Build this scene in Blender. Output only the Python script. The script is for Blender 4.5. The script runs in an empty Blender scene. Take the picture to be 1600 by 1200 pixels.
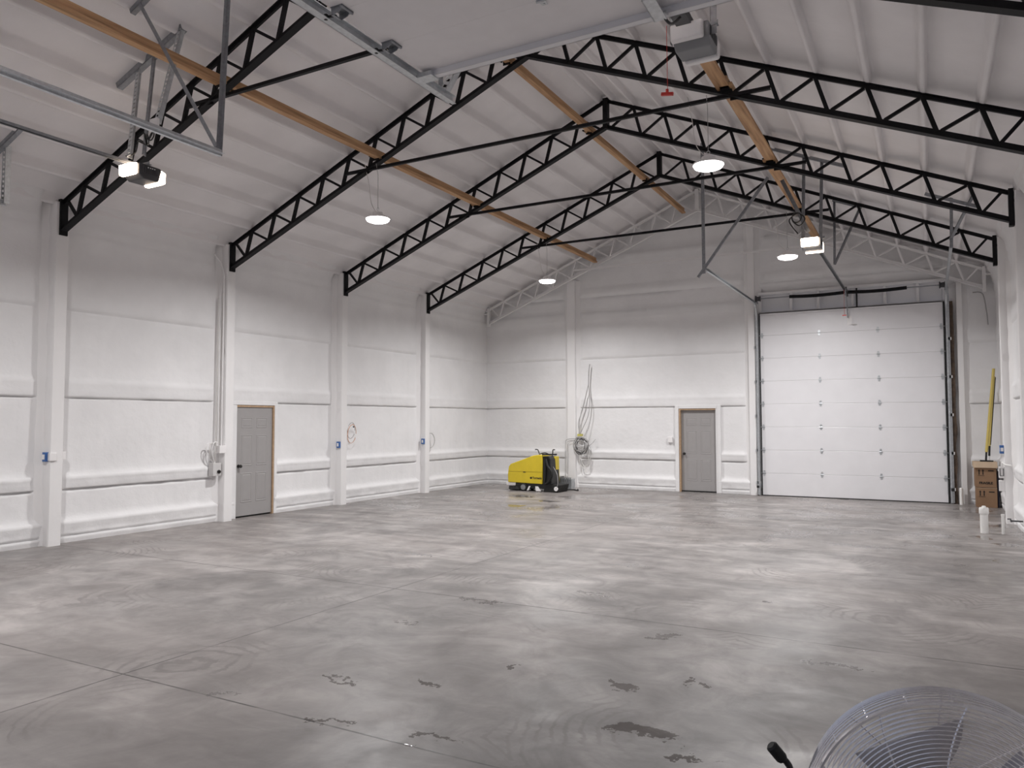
import bpy, bmesh, math, random
from mathutils import Vector, Matrix, noise
random.seed(7)
S = bpy.context.scene
V = Vector
# ------------------------------------------------------------------ camera
CAM = V((0, 0, 1.727))
FW = V((-0.4801978, 0.87577668, 0.04924715)); RT = V((0.87679693, 0.48085753, -0.00178405)); UP = V((0.0252433, -0.04232305, 0.99878503))
cd = bpy.data.cameras.new('camera'); cam = bpy.data.objects.new('camera', cd); S.collection.objects.link(cam)
cd.sensor_width = 36; cd.lens = 36*1189.09/1600; cd.clip_start = 0.05; cd.clip_end = 200
cam.matrix_world = Matrix(((RT.x, UP.x, -FW.x, CAM.x), (RT.y, UP.y, -FW.y, CAM.y), (RT.z, UP.z, -FW.z, CAM.z), (0, 0, 0, 1)))
S.camera = cam
# ------------------------------------------------------------------ world and exposure
w = bpy.data.worlds.new('world'); S.world = w; w.use_nodes = True
w.node_tree.nodes['Background'].inputs[0].default_value = (0.55, 0.6, 0.75, 1)
w.node_tree.nodes['Background'].inputs[1].default_value = 0.45
S.view_settings.view_transform = 'Standard'; S.view_settings.look = 'None'; S.view_settings.gamma = 1
S.view_settings.use_curve_mapping = False; S.view_settings.exposure = 0.0
LAMP = 160.0       # watts of each high bay lamp
WARM = 14.0        # strength of the door opener bulbs

# ------------------------------------------------------------------ materials
def newmat(name):
    m = bpy.data.materials.new(name); m.use_nodes = True
    nt = m.node_tree; return m, nt, nt.nodes['Principled BSDF']
def N(nt, kind, **kw):
    n = nt.nodes.new(kind)
    for k, v in kw.items():
        if k.startswith('i_'):
            n.inputs[k[2:].replace('_', ' ')].default_value = v
        else: setattr(n, k, v)
    return n
def L(nt, a, b): nt.links.new(a, b)
def ramp(nt, fac, stops):
    r = nt.nodes.new('ShaderNodeValToRGB'); els = r.color_ramp.elements
    while len(els) < len(stops): els.new(0.5)
    for e, (p, c) in zip(els, stops): e.position = p; e.color = (*c, 1) if len(c) == 3 else c
    L(nt, fac, r.inputs[0]); return r.outputs[0]
def mat(name, col, rough=0.5, metal=0.0, var=0.0, vscale=8.0, bump=0.0, bscale=30.0, spec=0.5):
    m, nt, b = newmat(name)
    b.inputs['Base Color'].default_value = (*col, 1); b.inputs['Roughness'].default_value = rough
    b.inputs['Metallic'].default_value = metal; b.inputs['Specular IOR Level'].default_value = spec
    g = N(nt, 'ShaderNodeNewGeometry')
    n = N(nt, 'ShaderNodeTexNoise'); n.inputs['Scale'].default_value = vscale; n.inputs['Detail'].default_value = 4
    L(nt, g.outputs['Position'], n.inputs['Vector'])
    v = max(var, 0.02)
    L(nt, ramp(nt, n.outputs['Fac'], [(0.3, tuple(c*(1-v) for c in col)), (0.7, tuple(min(1, c*(1+v)) for c in col))]), b.inputs['Base Color'])
    if bump:
        n2 = N(nt, 'ShaderNodeTexNoise'); n2.inputs['Scale'].default_value = bscale; n2.inputs['Detail'].default_value = 5
        L(nt, g.outputs['Position'], n2.inputs['Vector'])
        bp = N(nt, 'ShaderNodeBump'); bp.inputs['Strength'].default_value = bump; bp.inputs['Distance'].default_value = 0.02
        L(nt, n2.outputs['Fac'], bp.inputs['Height']); L(nt, bp.outputs[0], b.inputs['Normal'])
    return m
def emis(name, col, strength):
    m, nt, b = newmat(name)
    b.inputs['Base Color'].default_value = (*col, 1)
    b.inputs['Emission Color'].default_value = (*col, 1); b.inputs['Emission Strength'].default_value = strength
    return m

FOAM = mat('painted_foam', (0.80, 0.79, 0.795), 0.75, var=0.035, vscale=1.7, bump=0.5, bscale=7, spec=0.2)
ROOFFOAM = mat('painted_roof_foam', (0.79, 0.765, 0.77), 0.8, var=0.05, vscale=1.3, bump=0.35, bscale=6, spec=0.15)
COLW = mat('painted_column', (0.82, 0.805, 0.805), 0.6, var=0.02, vscale=2, bump=0.1, bscale=12, spec=0.3)
BLACK = mat('black_painted_steel', (0.0045, 0.0045, 0.006), 0.6, var=0.3, vscale=5, spec=0.25)
WOOD, nt, b = newmat('spruce_lumber')
g = N(nt, 'ShaderNodeNewGeometry'); mp = N(nt, 'ShaderNodeMapping'); mp.inputs['Scale'].default_value = (14, 0.9, 14)
L(nt, g.outputs['Position'], mp.inputs[0]); n = N(nt, 'ShaderNodeTexNoise'); n.inputs['Scale'].default_value = 1.5; n.inputs['Detail'].default_value = 6
L(nt, mp.outputs[0], n.inputs['Vector'])
L(nt, ramp(nt, n.outputs['Fac'], [(0.3, (0.27, 0.145, 0.065)), (0.5, (0.46, 0.265, 0.135)), (0.72, (0.58, 0.37, 0.20))]), b.inputs['Base Color'])
b.inputs['Roughness'].default_value = 0.7
DARKWOOD = mat('rough_brown_jamb', (0.075, 0.05, 0.035), 0.85, var=0.45, vscale=9, bump=0.5, bscale=15)
PINE = mat('raw_pine_jamb', (0.44, 0.30, 0.19), 0.7, var=0.12, vscale=20)
GALV = mat('galvanized_steel', (0.56, 0.58, 0.60), 0.38, 0.75, var=0.12, vscale=25)
GALVD = mat('dull_galvanized', (0.30, 0.31, 0.33), 0.5, 0.6, var=0.15, vscale=25)
DOORGREY = mat('grey_door_paint', (0.335, 0.32, 0.318), 0.5, var=0.02)
DOORWHITE = mat('white_door_steel', (0.78, 0.77, 0.79), 0.38, var=0.015, vscale=3)
PANELGREY = mat('door_inner_skin', (0.83, 0.80, 0.805), 0.5, var=0.02)
RUBBER = mat('black_rubber', (0.007, 0.007, 0.007), 0.6)
KNOB = mat('black_knob', (0.015, 0.013, 0.012), 0.3)
YEL = mat('yellow_plastic', (0.66, 0.50, 0.025), 0.4, var=0.04)
BLKP = mat('black_plastic', (0.009, 0.009, 0.01), 0.45)
GREYP = mat('grey_plastic', (0.22, 0.225, 0.235), 0.5)
GREYD = mat('dark_grey_plastic', (0.055, 0.055, 0.06), 0.5)
WHITEP = mat('white_plastic', (0.84, 0.82, 0.82), 0.35)
PVC = mat('white_pvc', (0.86, 0.85, 0.83), 0.3)
CARD = mat('cardboard', (0.26, 0.155, 0.09), 0.85, var=0.08)
CARDL = mat('cardboard_light', (0.50, 0.38, 0.27), 0.85, var=0.06)
INK = mat('black_ink', (0.02, 0.015, 0.012), 0.8)
BLUE = mat('blue_box_plastic', (0.045, 0.13, 0.36), 0.45)
RED = mat('red_plastic', (0.55, 0.03, 0.02), 0.4)
ORG = mat('orange_wire', (0.60, 0.24, 0.10), 0.5)
CABLE = mat('grey_cable', (0.38, 0.37, 0.37), 0.55)
CABW = mat('white_cable', (0.68, 0.66, 0.64), 0.5)
NAVY = mat('navy_fabric', (0.035, 0.035, 0.055), 0.9)
POLEY = mat('yellow_pole', (0.60, 0.47, 0.13), 0.45)
CHROME = mat('chrome_wire', (0.95, 0.93, 0.95), 0.2, 0.75)
BLADE = mat('grey_blade', (0.62, 0.59, 0.61), 0.5, 0.0)
LENS = emis('lamp_lens', (1.0, 0.985, 0.96), 12.0)
LENSW = emis('bulb_lens', (1.0, 0.80, 0.62), WARM)

# concrete floor: trowelled, mottled, partly wet, saw-cut joints
CONC, nt, b = newmat('troweled_concrete')
geo = N(nt, 'ShaderNodeNewGeometry'); P = geo.outputs['Position']
def noise_n(scale, detail=5, rough=0.55, dist=0.0, vec=None):
    n = N(nt, 'ShaderNodeTexNoise'); n.inputs['Scale'].default_value = scale; n.inputs['Detail'].default_value = detail
    n.inputs['Roughness'].default_value = rough; n.inputs['Distortion'].default_value = dist
    L(nt, vec or P, n.inputs['Vector']); return n
def M(op, a, b_=None, c=None, clamp=False):
    n = N(nt, 'ShaderNodeMath'); n.operation = op; n.use_clamp = clamp
    for i, x in enumerate((a, b_, c)):
        if x is None: continue
        if isinstance(x, (int, float)): n.inputs[i].default_value = x
        else: L(nt, x, n.inputs[i])
    return n.outputs[0]
def mixc(f, a, c, blend='MIX'):
    n = N(nt, 'ShaderNodeMix'); n.data_type = 'RGBA'; n.blend_type = blend
    if isinstance(f, (int, float)): n.inputs[0].default_value = f
    else: L(nt, f, n.inputs[0])
    for i, x in ((6, a), (7, c)):
        if isinstance(x, tuple): n.inputs[i].default_value = (*x, 1)
        else: L(nt, x, n.inputs[i])
    return n.outputs[2]
def maprange(x, a, b_, c=0.0, d=1.0):
    n = N(nt, 'ShaderNodeMapRange'); n.interpolation_type = 'SMOOTHSTEP'
    L(nt, x, n.inputs[0])
    for i, v in enumerate((a, b_, c, d)): n.inputs[i+1].default_value = v
    return n.outputs[0]
sep = N(nt, 'ShaderNodeSeparateXYZ'); L(nt, P, sep.inputs[0]); X, Y = sep.outputs[0], sep.outputs[1]
n1 = noise_n(0.55, 6, 0.62, 1.2); n2 = noise_n(2.2, 6, 0.65, 0.8); n3 = noise_n(0.22, 3)
col = ramp(nt, n1.outputs['Fac'], [(0.32, (0.165, 0.157, 0.157)), (0.5, (0.228, 0.219, 0.219)), (0.66, (0.320, 0.308, 0.308))])
col = mixc(0.9, col, ramp(nt, n2.outputs['Fac'], [(0.34, (0.36, 0.36, 0.36)), (0.5, (0.5, 0.5, 0.5)), (0.66, (0.65, 0.65, 0.65))]), 'OVERLAY')
col = mixc(M('MULTIPLY', maprange(n3.outputs['Fac'], 0.42, 0.62), 0.28), col, (0.285, 0.255, 0.245))
# streaks left by the squeegee, running across the hall
mp = N(nt, 'ShaderNodeMapping'); mp.inputs['Scale'].default_value = (0.5, 3.2, 1); mp.inputs['Rotation'].default_value = (0, 0, -0.45); L(nt, P, mp.inputs[0])
ns = noise_n(1.3, 6, 0.65, 0.6, mp.outputs[0])
sf = maprange(Y, 4.0, 12.0, 0.25, 0.9)
col = mixc(sf, col, ramp(nt, ns.outputs['Fac'], [(0.32, (0.34, 0.34, 0.34)), (0.5, (0.5, 0.5, 0.5)), (0.68, (0.66, 0.655, 0.65))]), 'OVERLAY')
# trowel swirls
vor = N(nt, 'ShaderNodeTexVoronoi'); vor.inputs['Scale'].default_value = 0.75; L(nt, P, vor.inputs['Vector'])
vd = M('ADD', vor.outputs['Distance'], M('MULTIPLY', n2.outputs['Fac'], 0.12))
sw = M('SINE', M('MULTIPLY', vd, 120.0))
swm = M('MULTIPLY', maprange(noise_n(0.9, 2).outputs['Fac'], 0.5, 0.66), M('MULTIPLY', maprange(sw, 0.2, 1.0), 0.55))
col = mixc(swm, col, (0.13, 0.12, 0.118))
# puddles
wob = noise_n(2.6, 5, 0.7)
wv = N(nt, 'ShaderNodeVectorMath'); wv.operation = 'MULTIPLY_ADD'; L(nt, wob.outputs['Color'], wv.inputs[0]); wv.inputs[1].default_value = (0.75, 0.75, 0); L(nt, P, wv.inputs[2])
PUD = [(-2.97, 4.25, .09, .10), (-1.80, 4.72, .20, .10), (-1.50, 4.10, .34, .10), (-1.15, 3.95, .2, .05), (-3.89, 6.31, .30, .06), (-1.86, 6.05, .10, .08), (-1.34, 5.06, .10, .08),
       (-2.55, 4.75, .07, .05), (-3.5, 4.0, .28, .04), (0.60, 13.3, .16, .30), (0.85, 12.7, .15, .3), (1.0, 14.9, .14, .30), (-7.3, 14.9, .35, .25), (-7.6, 13.8, .4, .3), (-8.3, 15.6, .6, .35), (-1.40, 7.65, .05, .10),
       (-4.0, 3.40, .12, .03), (-3.1, 3.42, .22, .03), (-2.4, 3.5, .25, .04), (0.75, 11.2, .2, .2), (-6.9, 11.6, .5, .1), (-6.0, 8.2, .5, .08), (-3.2, 8.8, .25, .08), (-0.6, 5.9, .3, .04), (-4.0, 5.35, .2, .05), (-3.0, 7.2, .3, .06)]
acc = None
for (px, py, rx, ry) in PUD:
    a = N(nt, 'ShaderNodeVectorMath'); a.operation = 'SUBTRACT'; L(nt, wv.outputs[0], a.inputs[0]); a.inputs[1].default_value = (px+.375, py+.375, 0)
    s_ = N(nt, 'ShaderNodeVectorMath'); s_.operation = 'MULTIPLY'; L(nt, a.outputs[0], s_.inputs[0]); s_.inputs[1].default_value = (1/rx, 1/ry, 0)
    l_ = N(nt, 'ShaderNodeVectorMath'); l_.operation = 'LENGTH'; L(nt, s_.outputs[0], l_.inputs[0])
    acc = l_.outputs['Value'] if acc is None else M('MINIMUM', acc, l_.outputs['Value'])
pm = maprange(acc, 0.55, 0.85, 1.0, 0.0)
wet = maprange(noise_n(0.8, 5, 0.6, 0.5).outputs['Fac'], 0.42, 0.6)
wet = M('MULTIPLY', wet, maprange(Y, 8.0, 13.5, 0.12, 1.0))
col = mixc(M('MULTIPLY', pm, 0.5), col, (0.10, 0.094, 0.09))
col = mixc(M('MULTIPLY', wet, 0.18), col, (0.16, 0.15, 0.145))
# saw cuts
jn = noise_n(3.0, 3)
def joint(coord, at, wd):
    d = M('ABSOLUTE', M('SUBTRACT', coord, at)); return maprange(d, wd*0.4, wd, 1.0, 0.0)
jw = None
for c_, at, wd in ((X, -4.90, .010), (Y, 3.375, .010), (Y, 6.41, .012), (Y, 9.46, .008), (Y, 12.5, .01)):
    j = joint(c_, at, wd); jw = j if jw is None else M('MAXIMUM', jw, j)
col = mixc(M('MULTIPLY', jw, maprange(jn.outputs['Fac'], 0.32, 0.55, 0.35, 0.95)), col, (0.06, 0.055, 0.054))
col = mixc(1.0, col, (1.0, 0.965, 0.94), 'MULTIPLY')
L(nt, col, b.inputs['Base Color'])
rg = maprange(noise_n(1.1, 5, 0.6, 0.4).outputs['Fac'], 0.35, 0.65, 0.36, 0.58)
rg = M('SUBTRACT', rg, M('MULTIPLY', wet, 0.20)); rgn = N(nt, 'ShaderNodeMix'); L(nt, pm, rgn.inputs[0]); L(nt, rg, rgn.inputs[2]); rgn.inputs[3].default_value = 0.13
L(nt, rgn.outputs[0], b.inputs['Roughness'])
b.inputs['Specular IOR Level'].default_value = 0.5
bp = N(nt, 'ShaderNodeBump'); bp.inputs['Strength'].default_value = 0.12; bp.inputs['Distance'].default_value = 0.006
L(nt, M('ADD', noise_n(5, 6, 0.6).outputs['Fac'], M('MULTIPLY', jw, -2.0)), bp.inputs['Height']); L(nt, bp.outputs[0], b.inputs['Normal'])

# ------------------------------------------------------------------ helpers
def tag(o, label=None, cat=None, group=None, kind=None):
    if label: o['label'] = label
    if cat: o['category'] = cat
    if group: o['group'] = group
    if kind: o['kind'] = kind
    return o
def origin(o):
    v = V((0, 0, 0))
    while o is not None: v += o.location; o = o.parent
    return v
def thing(name, loc, label, cat, group=None):
    o = bpy.data.objects.new(name, None); S.collection.objects.link(o); o.location = loc; o.empty_display_size = 0.1
    return tag(o, label, cat, group)
class MB:
    def __init__(s): s.v = []; s.f = []
    def add(s, vs, fs):
        k = len(s.v); s.v += [V(v) for v in vs]; s.f += [tuple(i+k for i in f) for f in fs]; return s
    def box(s, x0, x1, y0, y1, z0, z1):
        return s.add([(x0, y0, z0), (x1, y0, z0), (x1, y1, z0), (x0, y1, z0), (x0, y0, z1), (x1, y0, z1), (x1, y1, z1), (x0, y1, z1)],
                     [(0, 3, 2, 1), (4, 5, 6, 7), (0, 1, 5, 4), (1, 2, 6, 5), (2, 3, 7, 6), (3, 0, 4, 7)])
    def bar(s, p, q, w, h, side=(0, 1, 0), off=(0, 0)):
        # section w along 'side', h along the third direction; off shifts the section
        p, q = V(p), V(q); d = (q-p).normalized(); a = V(side); a = (a-d*a.dot(d)).normalized(); c = d.cross(a)
        if c.z < 0: c = -c
        vs = []
        for e in (p, q):
            for (i, j) in ((-1, -1), (1, -1), (1, 1), (-1, 1)):
                vs.append(e + a*(i*w/2+off[0]) + c*(j*h/2+off[1]))
        return s.add(vs, [(0, 1, 2, 3), (7, 6, 5, 4), (0, 4, 5, 1), (1, 5, 6, 2), (2, 6, 7, 3), (3, 7, 4, 0)])
    def angle(s, p, q, w=0.04, t=0.004, side=(0, 1, 0), holes=False):
        s.bar(p, q, w, t, side, (0, -w/2+t/2))
        p, q = V(p), V(q); d = (q-p); ln = d.length; d.normalize()
        if not holes: return s.bar(p, q, t, w, side, (-w/2+t/2, 0))
        for o_ in (-w*.4, w*.4): s.bar(p, q, t, w*.2, side, (-w/2+t/2, o_))
        n_ = max(2, int(ln/0.055)); st = ln/n_
        for i in range(n_+1):
            m_ = p+d*(i*st); a_ = m_-d*st*.26 if i else m_; c_ = m_+d*st*.26 if i < n_ else m_
            s.bar(a_, c_, t, w*.62, side, (-w/2+t/2, 0))
        return s
    def tube(s, pts, r, n=8, caps=True):
        pts = [V(p) for p in pts]; k = len(pts); vs = []; fs = []; ref = None
        for i, p in enumerate(pts):
            d = (pts[min(i+1, k-1)]-pts[max(i-1, 0)]).normalized()
            if ref is None: ref = V((0, 0, 1)) if abs(d.z) < .9 else V((1, 0, 0))
            a = (ref-d*ref.dot(d)).normalized(); ref = a; c = d.cross(a)
            rr = r[i] if isinstance(r, (list, tuple)) else r
            for j in range(n): t = 2*math.pi*j/n; vs.append(p+(a*math.cos(t)+c*math.sin(t))*rr)
        for i in range(k-1):
            for j in range(n): fs.append((i*n+j, i*n+(j+1) % n, (i+1)*n+(j+1) % n, (i+1)*n+j))
        if caps: fs.append(tuple(range(n))[::-1]); fs.append(tuple((k-1)*n+j for j in range(n)))
        return s.add(vs, fs)
    def ring(s, c, ax, R, r, seg=64, n=5):
        c, ax = V(c), V(ax).normalized(); a = ax.orthogonal().normalized(); b_ = ax.cross(a); vs = []; fs = []
        for i in range(seg):
            t = 2*math.pi*i/seg; d = a*math.cos(t)+b_*math.sin(t)
            for j in range(n): u = 2*math.pi*j/n; vs.append(c+d*(R+r*math.cos(u))+ax*(r*math.sin(u)))
        for i in range(seg):
            for j in range(n): fs.append((i*n+j, ((i+1) % seg)*n+j, ((i+1) % seg)*n+(j+1) % n, i*n+(j+1) % n))
        return s.add(vs, fs)
    def lathe(s, c, ax, prof, seg=32):
        # prof: (radius, distance along ax)
        c, ax = V(c), V(ax).normalized(); a = ax.orthogonal().normalized(); b_ = ax.cross(a); vs = []; fs = []
        for (r, h) in prof:
            for i in range(seg): t = 2*math.pi*i/seg; vs.append(c+ax*h+(a*math.cos(t)+b_*math.sin(t))*r)
        for k in range(len(prof)-1):
            for i in range(seg): fs.append((k*seg+i, k*seg+(i+1) % seg, (k+1)*seg+(i+1) % seg, (k+1)*seg+i))
        fs.append(tuple(range(seg))[::-1]); fs.append(tuple((len(prof)-1)*seg+i for i in range(seg)))
        return s.add(vs, fs)
    def prism(s, poly, f0, f1):
        # poly: list of 2-tuples, f0/f1 map to 3-D
        n = len(poly); vs = [f0(*p) for p in poly]+[f1(*p) for p in poly]
        fs = [tuple(range(n))[::-1], tuple(range(n, 2*n))]+[(i, (i+1) % n, n+(i+1) % n, n+i) for i in range(n)]
        return s.add(vs, fs)
    def build(s, name, m, parent=None, bevel=0, smooth=False, sub=0):
        me = bpy.data.meshes.new(name)
        if parent is None:
            lo = V((min(v.x for v in s.v), min(v.y for v in s.v), min(v.z for v in s.v))); hi = V((max(v.x for v in s.v), max(v.y for v in s.v), 0))
            o_ = V(((lo.x+hi.x)/2, (lo.y+hi.y)/2, lo.z))
        else: o_ = origin(parent)
        me.from_pydata([tuple(v-o_) for v in s.v], [], s.f)
        bm = bmesh.new(); bm.from_mesh(me); bmesh.ops.recalc_face_normals(bm, faces=bm.faces); bm.to_mesh(me); bm.free()
        me.materials.append(m)
        o = bpy.data.objects.new(name, me); S.collection.objects.link(o)
        if parent is None: o.location = o_
        else: o.parent = parent
        if smooth:
            for p_ in me.polygons: p_.use_smooth = True
            try: me.set_sharp_from_angle(angle=math.radians(40))
            except Exception: pass
        if bevel:
            md = o.modifiers.new('bevel', 'BEVEL'); md.width = bevel; md.segments = 2; md.limit_method = 'ANGLE'
        if sub: md = o.modifiers.new('sub', 'SUBSURF'); md.levels = sub; md.render_levels = sub
        return o
def B(*a): return MB().box(*a)
def copy_tree(o, parent=None):
    c = o.copy(); S.collection.objects.link(c)
    if parent: c.parent = parent
    for ch in list(o.children): copy_tree(ch, c)
    return c
def text(s, size, loc, rot, m, parent, name='lettering', bold=0.0):
    cu = bpy.data.curves.new(name, 'FONT'); cu.body = s; cu.size = size; cu.extrude = 0.0008; cu.align_x = 'CENTER'; cu.align_y = 'CENTER'; cu.offset = bold
    t = bpy.data.objects.new(name, cu); S.collection.objects.link(t)
    dg = bpy.context.evaluated_depsgraph_get(); dg.update()
    me = bpy.data.meshes.new_from_object(t.evaluated_get(dg)); bpy.data.objects.remove(t)
    me.materials.clear(); me.materials.append(m)
    o = bpy.data.objects.new(name, me); S.collection.objects.link(o); o.parent = parent
    o.location = V(loc)-origin(parent); o.rotation_euler = rot; return o
def nz(x, y, z, s=1.0): return noise.noise(V((x*s, y*s, z*s)))
def spline(pts, n=10):
    pts = [V(p) for p in pts]; out = []
    for i in range(len(pts)-1):
        p0 = pts[max(i-1, 0)]; p1 = pts[i]; p2 = pts[i+1]; p3 = pts[min(i+2, len(pts)-1)]
        for k in range(n):
            t = k/n; out.append(0.5*((2*p1)+(p2-p0)*t+(2*p0-5*p1+4*p2-p3)*t*t+(3*p1-p0-3*p2+p3)*t**3))
    out.append(pts[-1]); return out

# ------------------------------------------------------------------ dimensions
XL, XR, YF, YB, XM = -10.97, 1.25, 0.30, 18.52, -4.86
TY = [6.33, 9.33, 12.32, 15.34]
SL = 0.4264
def chord_top(x): return 7.36-SL*abs(x-XM)
def chord_bot(x): return 6.90-0.411*abs(x-XM)
def roofz(x): return 7.50-SL*abs(x-XM)
TX = [-10.286+0.546*k for k in range(10)]
PURX = sorted(TX+[2*XM-x for x in TX]+[XM-0.12, XM+0.12, -10.85, 2*XM+10.85])

# ------------------------------------------------------------------ floor
def grid(name, us, vs, fn, m, skip=None):
    mb = MB(); vsl = []
    for u in us:
        for v in vs: vsl.append(fn(u, v))
    nv = len(vs); fs = []
    for i in range(len(us)-1):
        for j in range(nv-1):
            if skip and skip((us[i]+us[i+1])/2, (vs[j]+vs[j+1])/2): continue
            fs.append((i*nv+j, (i+1)*nv+j, (i+1)*nv+j+1, i*nv+j+1))
    mb.v = [V(v) for v in vsl]; mb.f = fs
    me = bpy.data.meshes.new(name); me.from_pydata([tuple(v) for v in mb.v], [], mb.f); me.materials.append(m)
    for p_ in me.polygons: p_.use_smooth = True
    o = bpy.data.objects.new(name, me); S.collection.objects.link(o); o['kind'] = 'structure'; return o
def frange(a, b_, st):
    n_ = max(1, round((b_-a)/st)); return [a+(b_-a)*i/n_ for i in range(n_+1)]
fl = B(XL-.2, XR+.2, -2.5, YB+.25, -0.15, 0.0).build('floor', CONC); tag(fl, 'grey troweled concrete floor with saw-cut joints and damp patches', kind='structure')

# ------------------------------------------------------------------ walls of sprayed foam over girts
PROF = [(0, .03), (.05, .04), (.085, .045), (.092, .02), (.102, .02), (.112, .042), (.14, .04), (.20, .045), (.26, .058), (.285, .06), (.31, .045), (.335, .018), (.38, .004), (.42, .0), (.55, 0), (.70, 0), (.745, .0), (.752, -.04), (.765, -.04), (.772, .03), (.79, .04), (.86, .036), (.90, .046), (.93, .052), (.955, .035), (.985, .01), (1.04, .0),
        (1.2, 0), (1.4, 0), (1.6, 0), (1.8, 0), (2.0, 0), (2.068, .0), (2.073, -.03), (2.086, -.03), (2.092, .025), (2.12, .035), (2.20, .032), (2.28, .034), (2.31, .038), (2.35, .018), (2.40, .003), (2.6, 0), (2.8, 0), (3.0, 0), (3.2, 0), (3.33, .0), (3.345, -.012), (3.357, -.012),
        (3.37, .018), (3.45, .022), (3.55, .022), (3.62, .015), (3.68, .003), (3.8, 0), (4.0, 0), (4.2, 0), (4.38, 0), (4.41, .02), (4.5, .03), (4.56, .03), (4.58, .05), (4.66, .06), (4.75, .08), (4.82, .12), (4.9, .16), (5.02, .2)]
PROFB = PROF[:-6]+[(4.5, 0), (4.6, 0), (4.9, 0), (4.985, 0), (4.99, -.01), (5.0, -.01), (5.01, .035), (5.1, .04), (5.18, .035), (5.24, .01), (5.3, 0), (5.5, 0), (5.7, 0), (5.89, 0), (5.90, .03), (6.0, .035), (6.06, .03), (6.1, 0), (6.3, 0), (6.6, 0), (6.9, 0), (7.2, 0), (7.6, 0)]
def wall_depth(u, z, d, cols, seed):
    near = min([abs(u-c) for c in cols] or [9])
    k = min(1, max(0, (near-.20-.03*nz(z, seed, u, 4))/.05)) if z > .35 else 1
    if d < 0:
        e = nz(u, seed, z, 1.9)+0.6*nz(u, seed+9, z, 7)
        d = d*min(1, max(.0, .75+1.5*e))
    d = d*k
    lump = 1.0 if d > .004 else .35
    d += 0.010*lump*nz(u, z, seed, 5)+0.008*nz(u, z, seed+3, 1.3)+0.006*lump*nz(u*.7, z*2, seed+5, 9)
    if d < .02: d += 0.004*max(0, math.cos(u*2*math.pi/.2286))**6
    if .09 < z < .13: d += .012*nz(u, z, seed, 6)
    return d
cy = [y for y in TY]+[3.3]
holeL = (9.60, 10.54, 2.05)
ys = sorted(set([round(v, 4) for v in frange(YF-.1, YB+.02, .045)]+[holeL[0], holeL[1]]))
zsL = [p[0] for p in PROF]
dz = dict(PROF)
wl = grid('wall_left', ys, zsL+[holeL[2]] and sorted(set(zsL+[2.05])), lambda y, z: (XL+wall_depth(y, z, dz.get(z, 0), cy, 1.3), y, z), FOAM,
          lambda y, z: holeL[0] < y < holeL[1] and z < 2.05)
tag(wl, 'white foam-coated left side wall with horizontal girts')
wr = grid('wall_right', ys, sorted(set(zsL+[2.05])), lambda y, z: (XR-wall_depth(y, z, dz.get(z, 0), cy, 7.7), y, z), FOAM)
tag(wr, 'white foam-coated right side wall')
DX0, DX1, DH = -3.47, 0.33, 4.27                 # overhead door opening
hB = (-5.44, -4.49, 2.05)
dzb = dict(PROFB); zsB = sorted(set([p[0] for p in PROFB]+[2.05, 4.24, 4.72]))
xs = sorted(set([round(v, 4) for v in frange(XL-.05, XR+.05, .045)]+[DX0, DX1, DX0+.001, DX1-.001, hB[0], hB[1]]))
fcol = [-8.30, -3.62, .52]
def fb(x, z):
    zz = min(z, roofz(x)+.03); d = wall_depth(x, z, dzb.get(z, 0), fcol, 4.2)
    if DX0+.0005 < x < DX1-.0005 and z < 4.75: d = -.14
    return (x, YB-d, zz)
wb = grid('wall_back', xs, zsB, fb, FOAM, lambda x, z: (hB[0] < x < hB[1] and z < 2.05) or (DX0 < x < DX1 and z < 4.24) or z > roofz(x)+.5)
tag(wb, 'white foam-coated gable wall with a personnel door and an overhead door')
# entrance wall around the camera: two overhead door openings
mb = MB()
FD = (-10.06, -6.34)       # closed left-hand door
mb.box(XL-.1, FD[0], YF-.2, YF, 0, 5.2).box(FD[1], DX0, YF-.2, YF, 0, 5.2).box(DX1, XR+.1, YF-.2, YF, 0, 5.2).box(DX0, DX1, YF-.2, YF, DH, 5.2).box(FD[0], FD[1], YF-.2, YF, DH, 5.2)
mb.prism([(XL-.1, 5.2), (XR+.1, 5.2), (XM, 7.6)], lambda x, z: (x, YF-.2, z), lambda x, z: (x, YF, z))
tag(mb.build('wall_front', FOAM), 'white entrance wall behind the viewer', kind='structure')

# ------------------------------------------------------------------ ceiling: foam sprayed between and over purlins
def cz(x, y):
    z = roofz(x)
    pd = min(abs(x-p) for p in PURX)
    rid = 0.105 if pd < .0221 else (0.105*(1-((pd-.022)/.03))**.7 if pd < .0519 else 0)
    sag = 0.012*max(0, 1-pd/.12)**2
    d = 0.02*nz(x, y, 3.3, .8)+0.012*nz(x, y, 8.1, 3)
    if rid > 0: d *= .35
    near = min(abs(y-t) for t in TY)
    if near < .10 and rid < .04: d += .012*(1-near/.10)
    return z-rid-sag-d
cxs = []
for i in range(len(PURX)):
    for o_ in (-.12, -.08, -.052, -.045, -.035, -.026, -.022, 0, .022, .026, .035, .045, .052, .08, .12): cxs.append(PURX[i]+o_)
    if i < len(PURX)-1:
        for t in (.3, .4, .5, .6, .7): cxs.append(PURX[i]+(PURX[i+1]-PURX[i])*t)
cxs = sorted(set(round(x, 3) for x in cxs if XL-.05 < x < XR+.05)|{XL-.1, XR+.1, XM})
ce = grid('ceiling', cxs, frange(YF-.2, YB+.1, .09), lambda x, y: (x, y, cz(x, y)), ROOFFOAM)
tag(ce, 'white foam-sprayed pitched ceiling with purlin ridges')

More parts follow.
